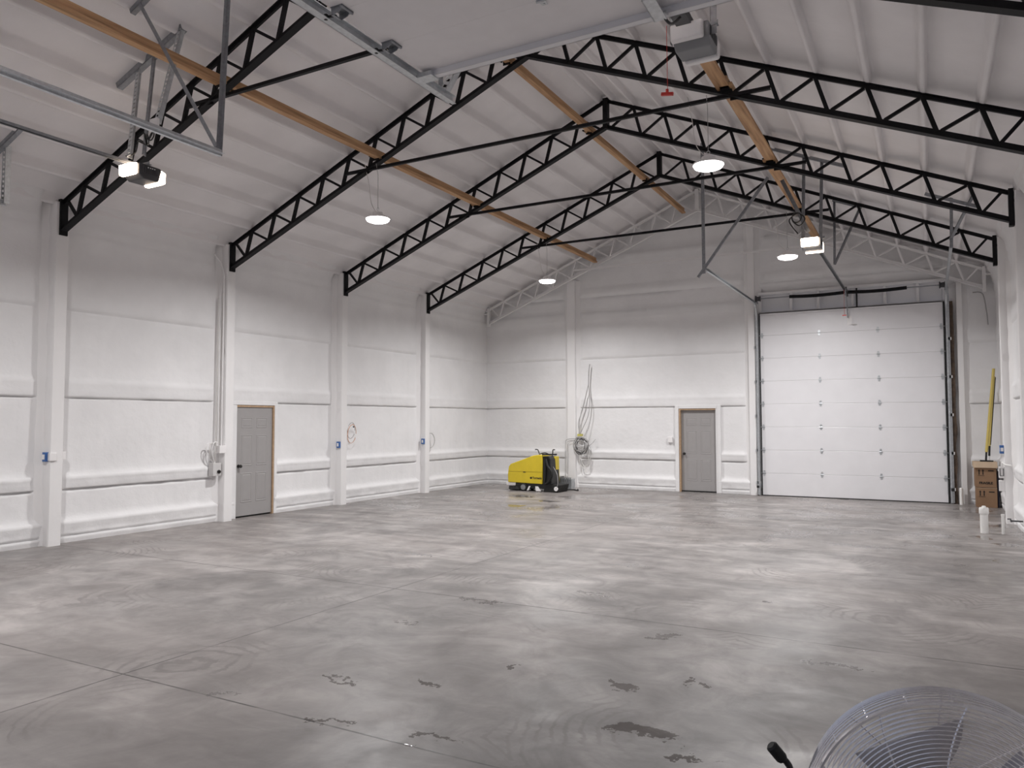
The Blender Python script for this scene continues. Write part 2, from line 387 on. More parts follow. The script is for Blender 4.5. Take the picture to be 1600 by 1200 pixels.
# ------------------------------------------------------------------ wall columns
def column(loc, width, depth, h, nrm, label, seed, group=None):
    # nrm: direction into the room (unit x or y vector)
    n_ = V(nrm); t_ = V((-n_.y, n_.x, 0)); mb = MB(); hw = width/2
    sec = [(-hw-.13, -.02), (-hw-.06, .02), (-hw-.004, .06), (-hw, depth-.015), (-hw+.012, depth), (hw-.012, depth), (hw, depth-.015), (hw+.004, .06), (hw+.06, .02), (hw+.13, -.02)]
    zs = frange(0, h, .09); k = len(sec); vs = []; fs = []
    for z in zs:
        for i, (a, d) in enumerate(sec):
            e = .012*nz(a+seed, z, seed, 5) if i in (1, 2, 7, 8) else .0015*nz(i, z, seed, 2)
            vs.append(V(loc)+t_*(a+e*1.5)+n_*(d+e)+V((0, 0, z)))
    for j in range(len(zs)-1):
        for i in range(k-1): fs.append((j*k+i, j*k+i+1, (j+1)*k+i+1, (j+1)*k+i))
    fs.append(tuple(range(k))); fs.append(tuple((len(zs)-1)*k+i for i in range(k)))
    mb.add(vs, fs); o = mb.build('wall_column', COLW, smooth=True); return tag(o, label, 'column', group)
LB = ['white column on the left wall nearest the viewer, blue outlet box on its side', 'white column on the left wall beside the grey door, conduits on its side',
      'white column on the left wall with an orange wire loop beside it', 'white column on the left wall nearest the far corner, pale wire loop beside it']
RB = ['white column on the right wall nearest the viewer, cut by the photo edge', 'white column on the right wall outside the frame edge', 'white column on the right wall cut by the right edge of the photo', 'white column on the right wall with the blue outlet box']
for i, y in enumerate(TY):
    column((XL, y, 0), .19, .20, 4.86, (1, 0, 0), LB[i], i+.5, 'side wall columns')
    if i > 1: column((XR, y, 0), .19, .165, 4.86, (-1, 0, 0), RB[i], i+6.5, 'side wall columns')
column((-8.30, YB, 0), .24, .13, chord_bot(-8.30)-.02, (0, -1, 0), 'white column on the back wall right of the yellow scrubber', 11.2, 'back wall columns')
column((-3.64, YB, 0), .17, .13, chord_bot(-3.64)-.02, (0, -1, 0), 'white column on the back wall along the left edge of the overhead door', 12.2, 'back wall columns')
column((.60, YB, 0), .12, .10, chord_bot(.60)-.02, (0, -1, 0), 'white column on the back wall right of the overhead door', 13.2, 'back wall columns')

# ------------------------------------------------------------------ trusses
def truss(y, m, label, group=None, k=1.0):
    r = thing('roof_truss', (XM, y, 4.36), label, 'roof truss', group)
    for s in (-1, 1):
        X_ = lambda x: XM+s*(XM-x) if s > 0 else x      # s=-1 left slope, +1 mirrored
        e = -10.77
        def pt(x, z): return (X_(x), y, z)
        c = MB(); c.bar(pt(-10.98, chord_top(-10.98)+.0), pt(XM, chord_top(XM)), .075*k, .012*k, off=(0, .02)).bar(pt(-10.98, chord_top(-10.98)), pt(XM, chord_top(XM)), .03*k, .055*k)
        c.build('top_chord', m, r)
        c = MB(); c.bar(pt(e, chord_bot(e)), pt(XM, chord_bot(XM)), .10*k, .014*k, off=(0, -.03)).bar(pt(e, chord_bot(e)), pt(XM, chord_bot(XM)), .032*k, .07*k)
        c.build('bottom_chord', m, r)
        MB().box(*sorted((X_(e-.03), X_(e+.03))), y-.055*k, y+.055*k, 4.385, 4.90).build('end_plate', m, r)
        MB().box(*sorted((X_(-10.99), X_(e))), y-.05*k, y+.05*k, 4.715, 4.745).box(*sorted((X_(-10.99), X_(-10.96))), y-.04*k, y+.04*k, 4.73, 4.80).build('seat_plate', m, r)
        prev = -10.66
        T = [-10.66]+TX
        for i, tx in enumerate(T):
            zt = chord_top(tx)-.02
            bl = tx-.135; br = (TX[i]-.135) if i < len(TX) else XM-.09
            if i > 0:
                MB().bar(pt(tx, zt), pt(bl+.01, chord_bot(bl)+.02), .045*k, .045*k).build('web', m, r)
            MB().bar(pt(tx-(-.03 if i else 0), zt), pt(br-.03, chord_bot(br)+.02), .036*k, .036*k).build('web', m, r)
    B(XM-.045, XM+.045, y-.05*k, y+.05*k, 6.86, 7.40).build('ridge_plate', m, r)
    t = MB(); t.bar((-8.15, y-.02, 5.715), (2*XM+8.15, y-.02, 5.715), .045*k, .008, off=(0, -.02)).bar((-8.15, y-.03, 5.715), (2*XM+8.15, y-.03, 5.715), .008, .045*k)
    t.build('tie_rod', m, r)
    for s in (-1, 1):
        xg = XM+s*(XM+7.74); g_ = MB(); g_.box(xg-.07, xg+.05, y-.008, y+.008, 5.66, 5.75)
        g_.build('gusset_plate', m, r)
    return r
tl = ['black steel lattice roof truss nearest the viewer, left end above the first wall column', 'black steel lattice roof truss second from the viewer, passing behind the grey opener',
      'black steel lattice roof truss third from the viewer', 'black steel lattice roof truss farthest from the viewer, in front of the white one']
t0 = truss(TY[0], BLACK, tl[0], 'black roof trusses')
for i in (1, 2, 3):
    t = copy_tree(t0); t.location.y = TY[i]; t['label'] = tl[i]
truss(18.30, COLW, 'white painted lattice truss against the back gable wall', None, .85)

# ------------------------------------------------------------------ lumber beams laid along the hall
def beam(x, z, wide, label, split):
    r = thing('wooden_beam', (x, 9.4, z), label, 'beam', 'long wooden bracing beams')
    for i, (a, c) in enumerate(split):
        o_ = (-.02, .02)[i % 2]
        m1 = B(x+o_-wide/2, x+o_+wide/2, a, c, z, z+.04).box(x+o_-.02, x+o_+.02, a, c, z+.04, z+.13)
        m1.build('board', WOOD, r, bevel=.003)
    for y in TY:
        k = MB().box(x-.055, x+.055, y-.07, y-.062, z-.03, z+.03).tube([(x-.06, y-.08, z+.02), (x-.10, y-.12, z+.04)], .014, 8)
        k.build('clip', BLACK, r)
    return r
beam(-7.50, 5.845, .10, 'long wooden beam along the left roof slope above the left opener', [(.35, 6.5), (6.3, 12.5), (12.2, 18.25)])
beam(-5.16, 6.83, .09, 'long wooden beam just left of the roof ridge', [(.35, 6.5), (6.3, 12.5), (12.2, 18.25)])
beam(-2.10, 5.80, .16, 'long wooden beam along the right roof slope above the lit far opener', [(.35, 9.5), (9.2, 12.5), (12.2, 18.25)])

# ------------------------------------------------------------------ high bay lights
def bay(x, y, label):
    r = thing('high_bay_light', (x, y, 4.90), label, 'ceiling light', 'round high bay lights')
    MB().lathe((x, y, 4.90), (0, 0, 1), [(.175, .0), (.19, .0), (.19, .02), (.16, .035), (.09, .045), (.085, .10), (.05, .11)], 40).build('housing', WHITEP, r, smooth=True)
    MB().lathe((x, y, 4.90), (0, 0, -1), [(.178, -.004), (.180, .012), (.168, .030), (.13, .045), (.07, .054), (.02, .056)], 40).build('lens', LENS, r, smooth=True)
    ld = bpy.data.lights.new('beam', 'AREA'); ld.shape = 'DISK'; ld.size = .30; ld.energy = LAMP; ld.color = (1, .99, .985); ld.spread = math.radians(158)
    lo = bpy.data.objects.new('beam', ld); S.collection.objects.link(lo); lo.parent = r; lo.location = (0, 0, -.062)
    MB().ring((x, y, 5.06), (0, 1, 0), .02, .004, 16, 5).build('hook', GALV, r)
    MB().tube([(x, y, 5.07), (x, y, 5.60), (x, y-.05, chord_bot(x)-.04)], .004, 6).build('hanging_wire', CABLE, r)
    c = MB().tube(spline([(x-.05, y, 5.03), (x-.16, y+.03, 5.2), (x-.20, y+.02, 5.5), (x-.24, y-.03, 5.8)]), .005, 6)
    c.build('power_cord', CABW, r)
    return r
bl = bay(-7.51, TY[1], 'glowing round high bay light hanging from the left roof slope, nearer one')
for x, y, lb in [(-2.33, TY[1], 'largest glowing round high bay light, hanging right of the ridge below the red pull cord'), (-7.50, TY[3], 'small glowing round high bay light hanging above the back wall column left of centre'),
                 (-7.50, 3.32, 'added unseen round high bay light outside the left edge of the frame, brightens the near floor'), (-2.33, 3.32, 'added unseen round high bay light above the open door, brightens the near ceiling'),  # both added out of view to brighten floor and ceiling near the camera
                     (-2.33, TY[3], 'small glowing round high bay light hanging left of the overhead door opener')]:
    t = copy_tree(bl); t.location = (x, y, 4.90); t['label'] = lb

# ------------------------------------------------------------------ personnel doors
def pdoor(name, P0, u, n_, label, jamb_left, jamb_right, jamb_top, flip):
    # P0: bottom-left corner on the wall plane, u: to the right, n_: into the room
    P0, u, n_ = V(P0), V(u), V(n_); W_ = .93; H_ = 2.04; z = V((0, 0, 1))
    r = thing(name, P0+u*W_/2, label, None); r['kind'] = 'structure'
    f = lambda a, d, h: P0+u*a+n_*d+z*h
    def bx(mb, a0, a1, d0, d1, h0, h1):
        vs = [f(a, d, h) for h in (h0, h1) for (a, d) in ((a0, d0), (a1, d0), (a1, d1), (a0, d1))]
        return mb.add(vs, [(0, 3, 2, 1), (4, 5, 6, 7), (0, 1, 5, 4), (1, 2, 6, 5), (2, 3, 7, 6), (3, 0, 4, 7)])
    slab = MB(); a = [.035, .165, .415, .515, .765, W_-.035]; h = [.03, .27, .80, .93, 1.49, 1.62, 1.81, 2.0]
    # six raised-and-fielded panels: slab with recessed rings
    D0 = -.05 if jamb_left else .012
    bx(slab, a[0], a[-1], D0-.04, D0, h[0], h[-1])
    for (a0, a1) in ((a[1], a[2]), (a[3], a[4])):
        for (h0, h1) in ((h[1], h[2]), (h[3], h[4]), (h[5], h[6])):
            o_, i_ = 0, .035
            ring_o = [(a0, h0), (a1, h0), (a1, h1), (a0, h1)]; 
            def rg_(k, d): return [f(a0+k, D0+d, h0+k), f(a1-k, D0+d, h0+k), f(a1-k, D0+d, h1-k), f(a0+k, D0+d, h1-k)]
            vs = rg_(-.002, .0005)+rg_(.008, .007)+rg_(.024, .001)+rg_(.04, .006)
            fs = [(q*4+i, q*4+(i+1) % 4, q*4+4+(i+1) % 4, q*4+4+i) for q in range(3) for i in range(4)]+[(12, 13, 14, 15)]
            slab.add(vs, fs)
    slab.build('door_panel', DOORGREY, r)
    bx(MB(), .03, W_-.03, -.10, -.02, 0, .03).build('threshold', RUBBER, r)
    for (cond, a0, a1, mname) in ((jamb_left, -.0, .035, 'jamb'), (jamb_right, W_-.028, W_, 'jamb')):
        bx(MB(), a0, a1, -.12, .04, 0, H_).build(mname, PINE if cond else FOAM, r)
    bx(MB(), 0, W_, -.12, .035, 2.0, H_-.005).build('jamb', PINE if jamb_top else FOAM, r)
    kx = .105
    MB().lathe(f(kx, D0, .93), n_, [(.032, 0), (.032, .008), (.012, .012), (.012, .04), (.027, .05), (.031, .065), (.024, .08), (.008, .085)], 20).build('door_knob', KNOB, r, smooth=True)
    bx(MB(), -.05, W_+.05, -.13, -.12, 0, 2.1).build('backing', RUBBER, r)
    return r
pdoor('door_1', (XL, 9.605, 0), (0, 1, 0), (1, 0, 0), 'grey six-panel door in the left wall right of a white column', False, True, True, 0)
pdoor('door_2', (-5.435, YB, 0), (1, 0, 0), (0, -1, 0), 'grey six-panel door in the back wall left of the overhead door', True, False, True, 0)
# foam-wrapped casings around the doors
def trim(n_, mb, lb, m=FOAM): return tag(mb.build('trim_%d' % n_, m, bevel=.008), lb, kind='structure')
trim(1, B(XL-.02, XL+.055, 10.535, 10.60, 0, 2.11), 'white casing right of the left-wall door')
trim(2, B(XL-.02, XL+.05, 9.44, 10.60, 2.036, 2.11), 'white casing above the left-wall door')
trim(3, B(-5.53, -5.438, YB-.06, YB+.02, 0, 2.12), 'white casing left of the back-wall door')
trim(4, B(-4.50, -4.41, YB-.06, YB+.02, 0, 2.12), 'white casing right of the back-wall door')
trim(5, B(-5.438, -4.50, YB-.055, YB+.02, 2.036, 2.12), 'white casing above the back-wall door')
trim(12, B(XL-.02, XL+.045, 9.47, 9.612, 0, 2.06), 'white casing left of the left-wall door')
# header framing above the overhead door
trim(6, B(DX0-.02, DX1+.05, YB-.07, YB+.14, 4.69, 4.75), 'white header board above the overhead door')
for i, x in enumerate((-2.76, -2.17, -1.45, -.80, -.16)):
    trim(7+i, B(x-.03, x+.03, YB-.0, YB+.14, 4.2, 4.70), 'white stud in the header framing above the overhead door')

# ------------------------------------------------------------------ far overhead door
DY = 18.40
od = thing('door_3', ((DX0+DX1)/2, DY, 0), 'white closed sectional overhead door in the back wall', None); od['kind'] = 'structure'
SZ = [0.015]+[0.522+.5335*i for i in range(7)]+[4.245]
def hinge(mb, p, n_, wide=(1, 0, 0)):
    # galvanized hinge: leaf plates above and below with a knuckle
    p, n_, w_ = V(p), V(n_), V(wide); h_ = n_.cross(w_); h_ = h_ if abs(h_.z) > .1 or True else h_
    for s in (-1, 1):
        vs = []
        for d in (0, .004):
            for (a, c) in ((-.028, .008), (.028, .008), (.018, .062), (-.018, .062)):
                vs.append(p+w_*a+h_*(c*s)+n_*(d+.002))
        mb.add(vs, [(0, 1, 2, 3), (4, 5, 6, 7), (0, 1, 5, 4), (1, 2, 6, 5), (2, 3, 7, 6), (3, 0, 4, 7)])
        mb.lathe(p+h_*(.045*s)+n_*.004, n_, [(.007, 0), (.007, .006)], 8)
    mb.tube([p-w_*.035+n_*.01, p+w_*.035+n_*.01], .009, 8)
    return mb
for i in range(8):
    a, c = SZ[i], SZ[i+1]
    mb = MB().prism([(DY, a+.0012), (DY-.003, a+.008), (DY-.003, c-.008), (DY, c-.0012), (DY+.045, c-.0012), (DY+.045, a+.0012)], lambda y, z: (DX0+.03, y, z), lambda y, z: (DX1-.03, y, z))
    s_ = mb.build('door_section', DOORWHITE, od)
    if i < 7:
        for hx, w_ in ((-2.15, 1), (-.95, 1)):
            hinge(MB(), (hx, DY-.004, c), (0, -1, 0)).build('hinge', GALV, s_)
        for hx in (DX0+.07, DX1-.07):
            h_ = hinge(MB(), (hx, DY-.004, c), (0, -1, 0)); h_.tube([(hx, DY-.02, c), (hx+(.075 if hx > 0 else -.075), DY-.02, c)], .006, 6)
            h_.build('roller_hinge', GALV, s_)
MB().box(DX0+.03, DX1-.03, DY-.01, DY+.04, -.0, .02).build('bottom_seal', RUBBER, od)
MB().box(DX0+.03, DX1-.03, DY-.035, DY-.004, 4.235, 4.255).box(DX0+.03, DX1-.03, DY-.035, DY-.03, 4.20, 4.255).build('top_strut', DOORWHITE, od)
MB().box(DX0-.0, DX0+.03, DY-.0, DY+.05, 0, 4.25).build('edge_seal', RUBBER, od)
MB().box(DX1-.03, DX1+.0, DY-.0, DY+.05, 0, 4.25).build('edge_seal', RUBBER, od)
MB().box(DX0-.2, DX1+.2, DY+.10, DY+.13, 0, 4.3).build('backing', DOORWHITE, od)
for x, lb, wd in ((DX1+.115, 'rough brown wooden post right of the overhead door', .075), (DX0-.075, 'narrow reddish brown post left of the overhead door', .03)):
    mb = MB(); zs = frange(0, 4.24, .12); vs = []; 
    for z in zs:
        e0, e1 = .010*nz(x, z, 1.0, 3), .022*nz(x, z, 5.0, 3.3)
        vs += [(x-wd/2+e0, DY-.03, z), (x+wd/2+e1, DY-.03, z), (x+wd/2+e1, YB-.05, z), (x-wd/2+e0, YB-.05, z)]
    fs = [(j*4+i, j*4+(i+1) % 4, j*4+4+(i+1) % 4, j*4+4+i) for j in range(len(zs)-1) for i in range(4)]+[(0, 1, 2, 3), tuple(len(vs)-4+i for i in range(4))]
    tag(mb.add(vs, fs).build('door_post', DARKWOOD), lb, 'post', 'posts beside the overhead door')

def cchan(mb, p, q, w=.055, d=.03, side=(0, 1, 0)):
    mb.bar(p, q, w, .004, side, (0, 0)); mb.bar(p, q, .004, d, side, (-w/2, d/2)); mb.bar(p, q, .004, d, side, (w/2, d/2)); return mb
def vtrack(x, s, label):
    r = thing('door_track', (x, 18.3, 0), label, 'door track', 'tracks of the back wall overhead door')
    yv = DY-.07
    c = [(x, yv, 0.02), (x, yv, 4.10)]+[(x, yv-.32*(1-math.cos(t)), 4.10+.38*math.sin(t)) for t in [math.pi/2*i/8 for i in range(1, 9)]]+[(x, 13.80, 4.485)]
    m_ = MB()
    for i in range(len(c)-1):
        m_.bar(c[i], c[i+1], .006, .055, (1, 0, 0), (s*.018, 0)); m_.bar(c[i], c[i+1], .034, .005, (1, 0, 0), (0, .025)); m_.bar(c[i], c[i+1], .034, .005, (1, 0, 0), (0, -.025))
    m_.build('rail', GALV, r)
    MB().angle((x+s*.03, DY-.02, .02), (x+s*.03, DY-.02, 4.55), .05, .004, (1, 0, 0)).build('wall_angle', GALV, r)
    MB().angle((x+s*.01, 13.8, 4.515), (x+s*.01, 18.2, 4.515), .04, .004, (1, 0, 0)).build('rail_angle', GALVD, r)
    for z in (.30, 1.05, 1.85, 2.65, 3.45):
        B(x+s*.05-.03, x+s*.05+.03, DY-.045, DY-.034, z-.03, z+.03).build('mounting_clip', WHITEP if s > 0 else GALV, r)
    return r
tr = vtrack(DX1+.03, 1, 'galvanized track right of the overhead door running up toward the ceiling')
m_ = MB().angle((.37, 13.8, 4.46), (.39, 13.8, 5.42), .045, .004, (1, 0, 0)); m_.build('hanger', GALVD, tr)
MB().angle((.36, 13.82, 4.60), (.66, 13.3, 5.13), .04, .004, (1, 0, 0)).build('hanger_brace', GALVD, tr)
MB().angle((.02, 13.28, chord_top(.02)-.04), (.72, 13.28, chord_top(.72)-.04), .045, .004).build('ceiling_angle', GALVD, tr)
tl_ = vtrack(DX0-.03, -1, 'galvanized track left of the overhead door running out toward the ceiling hanger')
MB().angle((-3.55, 13.8, 4.42), (-3.55, 13.8, 6.85), .06, .004, (1, 0, 0)).build('hanger', GALVD, tl_)
MB().angle((-3.66, 13.78, 4.36), (-2.42, 13.9, 6.06), .045, .004).build('hanger_brace', GALVD, tl_)
# torsion spring shaft
ts = thing('torsion_spring_assembly', (-1.57, 18.22, 4.5), 'long black twin torsion springs on a shaft above the overhead door', 'door spring')
yS = 18.24
MB().tube([(DX0-.02, yS, 4.575), (DX1+.03, yS, 4.575)], .013, 10).build('shaft', GALVD, ts)
for (a, c) in ((-2.75, -1.60), (-1.52, -.36)):
    pts = [(a+(c-a)*i/24, yS, 4.575-.022*math.sin(math.pi*i/24)) for i in range(25)]
    rr = []; pp = []
    for i in range(24*6):
        t = i/(24*6-1); x = a+(c-a)*t; pp.append((x, yS, 4.575-.02*math.sin(math.pi*t))); rr.append(.036+.004*(i % 2))
    MB().tube(pp, rr, 12).build('spring', BLACK, ts)
for x in (DX0+.02, DX1-.04):
    MB().lathe((x-.05, yS, 4.575), (1, 0, 0), [(.05, 0), (.075, .005), (.075, .02), (.05, .03), (.055, .09), (.07, .1), (.07, .11)], 20).build('cable_drum', GREYD, ts)
    MB().tube([(x, yS+.05, 4.50), (x, yS+.06, .2)], .003, 5).build('lift_cable', GALVD, od)
    B(x-.06 if x < -1 else x+.05, x-.05 if x < -1 else x+.06, yS-.05, YB, 4.50, 4.65).build('end_bearing_plate', GALVD, ts)
B(-1.585, -1.535, yS-.02, YB-.0, 4.52, 4.64).build('centre_bracket', BLKP, ts)
B(-1.38, -1.345, YB-.05, YB-.03, 4.25, 4.69).build('strap', BLKP, ts)

# ------------------------------------------------------------------ garage door openers
def opener(x, y0, zb, body, lit, label, rail_to, front='near'):
    r = thing('garage_door_opener', (x, y0+.25, zb), label, 'door opener')
    lm = LENSW if lit else WHITEP
    top = zb+.175; hw = .14; LB_ = .31
    pr = [(y0+.01, top), (y0+LB_-.02, top), (y0+LB_, top-.03), (y0+LB_-.005, zb+.045), (y0+LB_-.05, zb+.004), (y0+.07, zb), (y0+.01, zb+.05)]
    MB().prism(pr, lambda y, z: (x-hw, y, z), lambda y, z: (x+hw, y, z)).build('housing', body, r, bevel=.012)
    MB().prism([(y0-.06, top-.015), (y0+.015, top+.004), (y0+.015, zb+.05), (y0-.0, zb+.035), (y0-.05, zb+.04)], lambda y, z: (x-hw-.004, y, z), lambda y, z: (x+hw-.035, y, z)).build('light_lens', lm, r, bevel=.014)
    MB().prism([(y0+LB_-.01, top-.02), (y0+LB_+.05, top-.04), (y0+LB_+.05, zb+.015), (y0+LB_+.01, zb-.014), (y0+LB_-.04, zb-.016), (y0+LB_-.05, zb-.002)], lambda y, z: (x-hw+.02, y, z), lambda y, z: (x+hw+.004, y, z)).build('light_lens', lm, r, bevel=.01)
    v = MB()
    for i in range(8): v.box(x+hw, x+hw+.004, y0+.05+i*.028, y0+.06+i*.028, zb+.07, zb+.15)
    v.build('vent_grille', GREYD, r)
    MB().angle((x-.13, y0+.12, top+.01), (x+.19, y0+.12, top+.01), .035, .004).build('mounting_strap', GALVD, r)
    rl = MB(); zr = top+.0
    cchan(rl, (x, rail_to, zr+.02), (x, y0+.1, zr+.02), .05, -.03, (1, 0, 0)); rl.build('rail', GALVD if body is GREYD or lit else GREYD, r)
    MB().tube([(x-.012, rail_to, zr-.0), (x-.012, y0+.1, zr-.0)], .005, 5).tube([(x+.012, rail_to, zr), (x+.012, y0+.1, zr)], .005, 5).build('chain', BLKP, r)
    return r
# far opener: its rail runs away from the viewer to the back wall, motor end nearest
far = opener(-1.56, 12.58, 4.42, GREYP, True, 'lit door opener in front of the back wall overhead door', 18.2)
MB().tube(spline([(-1.74, 12.5, 4.66), (-1.85, 12.4, 4.85), (-1.72, 12.4, 4.95), (-1.62, 12.4, 4.86), (-1.70, 12.4, 4.76), (-1.80, 12.4, 4.84)], 8), .010, 6).build('power_cord', BLKP, far)
MB().ring((-1.74, 12.40, 4.89), (.3, 1, .1), .075, .011, 28, 6).build('cord_coil', BLKP, far)
ch = lambda x: chord_top(x)+.02
MB().angle((-1.70, 12.75, 4.60), (-1.69, 12.98, ch(-1.69)), .045, .004, (1, 0, 0), True).build('hanger', GALVD, far)
MB().angle((-1.44, 12.75, 4.55), (-1.42, 12.98, ch(-1.42)), .045, .004, (1, 0, 0), True).build('hanger', GALVD, far)
MB().angle((-2.20, 12.98, ch(-2.20)), (-1.05, 12.98, ch(-1.05)), .05, .004).build('ceiling_angle', GALVD, far)
MB().angle((-2.0, 12.7, 5.62), (-1.60, 12.6, 4.70), .06, .004, (1, 0, 0)).build('hanger_brace', GALVD, far)
MB().angle((-1.53, 15.6, ch(-1.53)), (-1.02, 15.6, ch(-1.02)), .045, .004).build('ceiling_angle', GALVD, far)
MB().angle((-1.49, 15.3, 4.66), (-1.50, 15.6, ch(-1.5)), .04, .004, (1, 0, 0)).build('hanger', GALVD, far)
MB().angle((-1.49, 15.3, 4.66), (-1.05, 15.6, ch(-1.05)), .04, .004, (1, 0, 0)).build('hanger_brace', GALVD, far)
MB().bar((-1.57, 18.1, 4.62), (-1.57, 18.28, 4.68), .06, .05, (1, 0, 0)).build('header_bracket', BLKP, far)
MB().tube([(-1.55, 17.95, 4.60), (-1.54, 18.2, 4.35), (-1.54, 18.34, 4.02)], .012, 8).build('door_arm', GALVD, far)
MB().box(-1.56, -1.46, DY-.012, DY-.004, 3.86, 4.06).build('arm_bracket', WHITEP, far)
MB().tube([(-1.57, 17.9, 4.58), (-1.57, 17.9, 4.02)], .003, 5).build('release_cord', RED, far)
MB().bar((-1.61, 17.9, 4.02), (-1.53, 17.9, 4.02), .02, .02).build('release_handle', RED, far)
# opener over the open front door
mid = opener(-1.555, 5.72, 4.64, GREYP, False, 'white and grey unlit door opener at the top, red pull cord hanging below', .55)
MB().tube([(-1.675, 5.5, 4.72), (-1.672, 5.5, 4.20)], .0022, 5).build('release_cord', RED, mid)
MB().bar((-1.72, 5.5, 4.20), (-1.63, 5.5, 4.185), .022, .022).bar((-1.675, 5.5, 4.19), (-1.675, 5.5, 4.23), .018, .018).build('release_handle', RED, mid)
MB().angle((-1.40, 5.85, 4.74), (-1.40, 5.85, ch(-1.40)+.05), .05, .004, (1, 0, 0), True).build('hanger', GALVD, mid)
MB().angle((-1.72, 5.85, 4.74), (-1.74, 5.85, ch(-1.74)+.05), .05, .004, (1, 0, 0), True).build('hanger', GALVD, mid)
MB().tube(spline([(-1.50, 4.66, 4.44), (-1.47, 4.80, 4.39), (-1.46, 4.92, 4.41), (-1.50, 5.25, 4.62)]), .010, 8).build('door_arm', BLKP, mid)
MB().box(-1.57, -1.46, 5.15, 5.40, 4.64, 4.70).build('trolley', GREYD, mid)
# opener of the left front door
lf = opener(-8.10, 5.53, 4.565, GREYD, True, 'dark door opener with two glowing warm lamps at upper left', .55)
MB().box(-8.10+.14, -8.10+.143, 5.65, 5.67, 4.70, 4.715).box(-8.10+.14, -8.10+.143, 5.68, 5.75, 4.702, 4.714).build('badge', WHITEP, lf)
MB().angle((-8.05, 5.5, 4.80), (-8.22, 5.71, 5.95), .07, .005, (0, 1, 0), True).build('hanger', GALV, lf)
MB().angle((-7.80, 5.5, 4.78), (-7.95, 5.71, 6.06), .05, .005, (0, 1, 0)).build('hanger', GALVD, lf)
MB().angle((-8.58, 5.68, 5.82), (-7.48, 5.73, 6.30), .075, .006).build('ceiling_angle', GALVD, lf)
MB().angle((-7.50, 5.72, 6.28), (-7.62, 5.52, 5.12), .055, .005, (0, 1, 0), True).build('hanger_brace', GALV, lf)
B(-7.68, -7.56, 5.46, 5.50, 5.02, 5.16).build('outlet_box', WHITEP, lf)
MB().tube(spline([(-7.62, 5.48, 5.05), (-7.66, 5.44, 4.92), (-7.74, 5.44, 5.0), (-7.70, 5.44, 4.86), (-7.86, 5.46, 4.95), (-7.98, 5.5, 4.84), (-8.15, 5.5, 4.83)], 8), .008, 6).build('power_cord', BLKP, lf)
MB().ring((-7.68, 5.44, 4.92), (.5, 1, .2), .055, .008, 24, 5).ring((-7.62, 5.45, 4.95), (.2, 1, -.2), .05, .008, 24, 5).build('cord_coil', BLKP, lf)

# ------------------------------------------------------------------ open overhead door above the viewer
ZO = 4.47
op = thing('door_4', (-1.57, 2.6, ZO), 'white sectional overhead door rolled open under the ceiling', None); op['kind'] = 'structure'
ye = 4.86
for i in range(7):
    a = ye-.535*(i+1); c = ye-.535*i
    s_ = B(DX0+.05, DX1-.02, max(a, .55)+.0006, c-.0006, ZO, ZO+.045).build('door_section', PANELGREY, op)
    if i > 0 and c > .7:
        for hx in (-2.15, -.95): hinge(MB(), (hx, c, ZO), (0, 0, -1)).build('hinge', GALV, s_)
        m_ = MB()
        x0 = DX0+.055
        m_.box(x0, x0+.10, c-.06, c+.06, ZO-.004, ZO-.001)
        m_.prism([(0, 0), (.10, 0), (.075, -.035), (.02, -.05), (0, -.05)], lambda p_, q_: (x0+p_, c-.05, ZO+q_), lambda p_, q_: (x0+p_, c-.046, ZO+q_))
        m_.prism([(0, 0), (.10, 0), (.075, -.035), (.02, -.05), (0, -.05)], lambda p_, q_: (x0+p_, c+.03, ZO+q_), lambda p_, q_: (x0+p_, c+.034, ZO+q_))
        m_.tube([(x0+.09, c-.06, ZO-.01), (x0+.09, c+.06, ZO-.01)], .009, 8).box(x0+.0, x0+.02, c-.05, c+.034, ZO-.05, ZO-.046)
        for (hx_, hy_) in ((.03, -.025), (.03, .015), (.07, -.025), (.07, .05)): m_.lathe((x0+hx_, c+hy_, ZO-.004), (0, 0, -1), [(.009, 0), (.009, .007)], 8)
        MB().tube([(x0-.0, c, ZO-.03), (DX0-.03, c, ZO-.015)], .009, 8).lathe((DX0-.045, c, ZO-.015), (1, 0, 0), [(.02, 0), (.022, .01), (.02, .02)], 14).build('roller', BLKP, s_)
        m_.build('roller_hinge', GALVD, s_)
MB().box(DX0+.05, DX1-.02, ye-.06, ye, ZO-.045, ZO-.04).box(DX0+.05, DX1-.02, ye-.004, ye, ZO-.045, ZO+.045).box(DX0+.05, DX1-.02, ye-.062, ye-.058, ZO-.045, ZO).build('top_strut', DOORWHITE, op)
MB().box(DX0+.02, DX0+.15, ye-.10, ye+.01, ZO-.055, ZO-.02).tube([(DX0+.05, ye-.04, ZO-.01), (DX0-.03, ye-.04, ZO-.005)], .008, 8).build('top_bracket', GALV, op)
m_ = MB().angle((-1.50, ye-.32, ZO-.03), (-1.50, ye-.06, ZO-.045), .085, .006, (1, 0, 0), True); m_.box(-1.55, -1.45, ye-.10, ye-.05, ZO-.055, ZO-.045); m_.build('operator_bracket', GALV, op)
def htrack(x, s, y0, y1, z, label, m=GALV):
    r = thing('door_track', (x, y1, z), label, 'door track')
    MB().box(x-.018, x-.013, y0, y1, z-.03, z+.03).box(x-.018, x+.02, y0, y1, z-.032, z-.027).box(x-.018, x+.02, y0, y1, z+.027, z+.032).build('rail', m, r) if s < 0 else \
        MB().box(x+.013, x+.018, y0, y1, z-.03, z+.03).box(x-.02, x+.018, y0, y1, z-.032, z-.027).box(x-.02, x+.018, y0, y1, z+.027, z+.032).build('rail', m, r)
    MB().angle((x+s*.04, y0, z+.01), (x+s*.04, y1, z+.01), .05, .004, (1, 0, 0)).build('rail_angle', m, r)
    return r
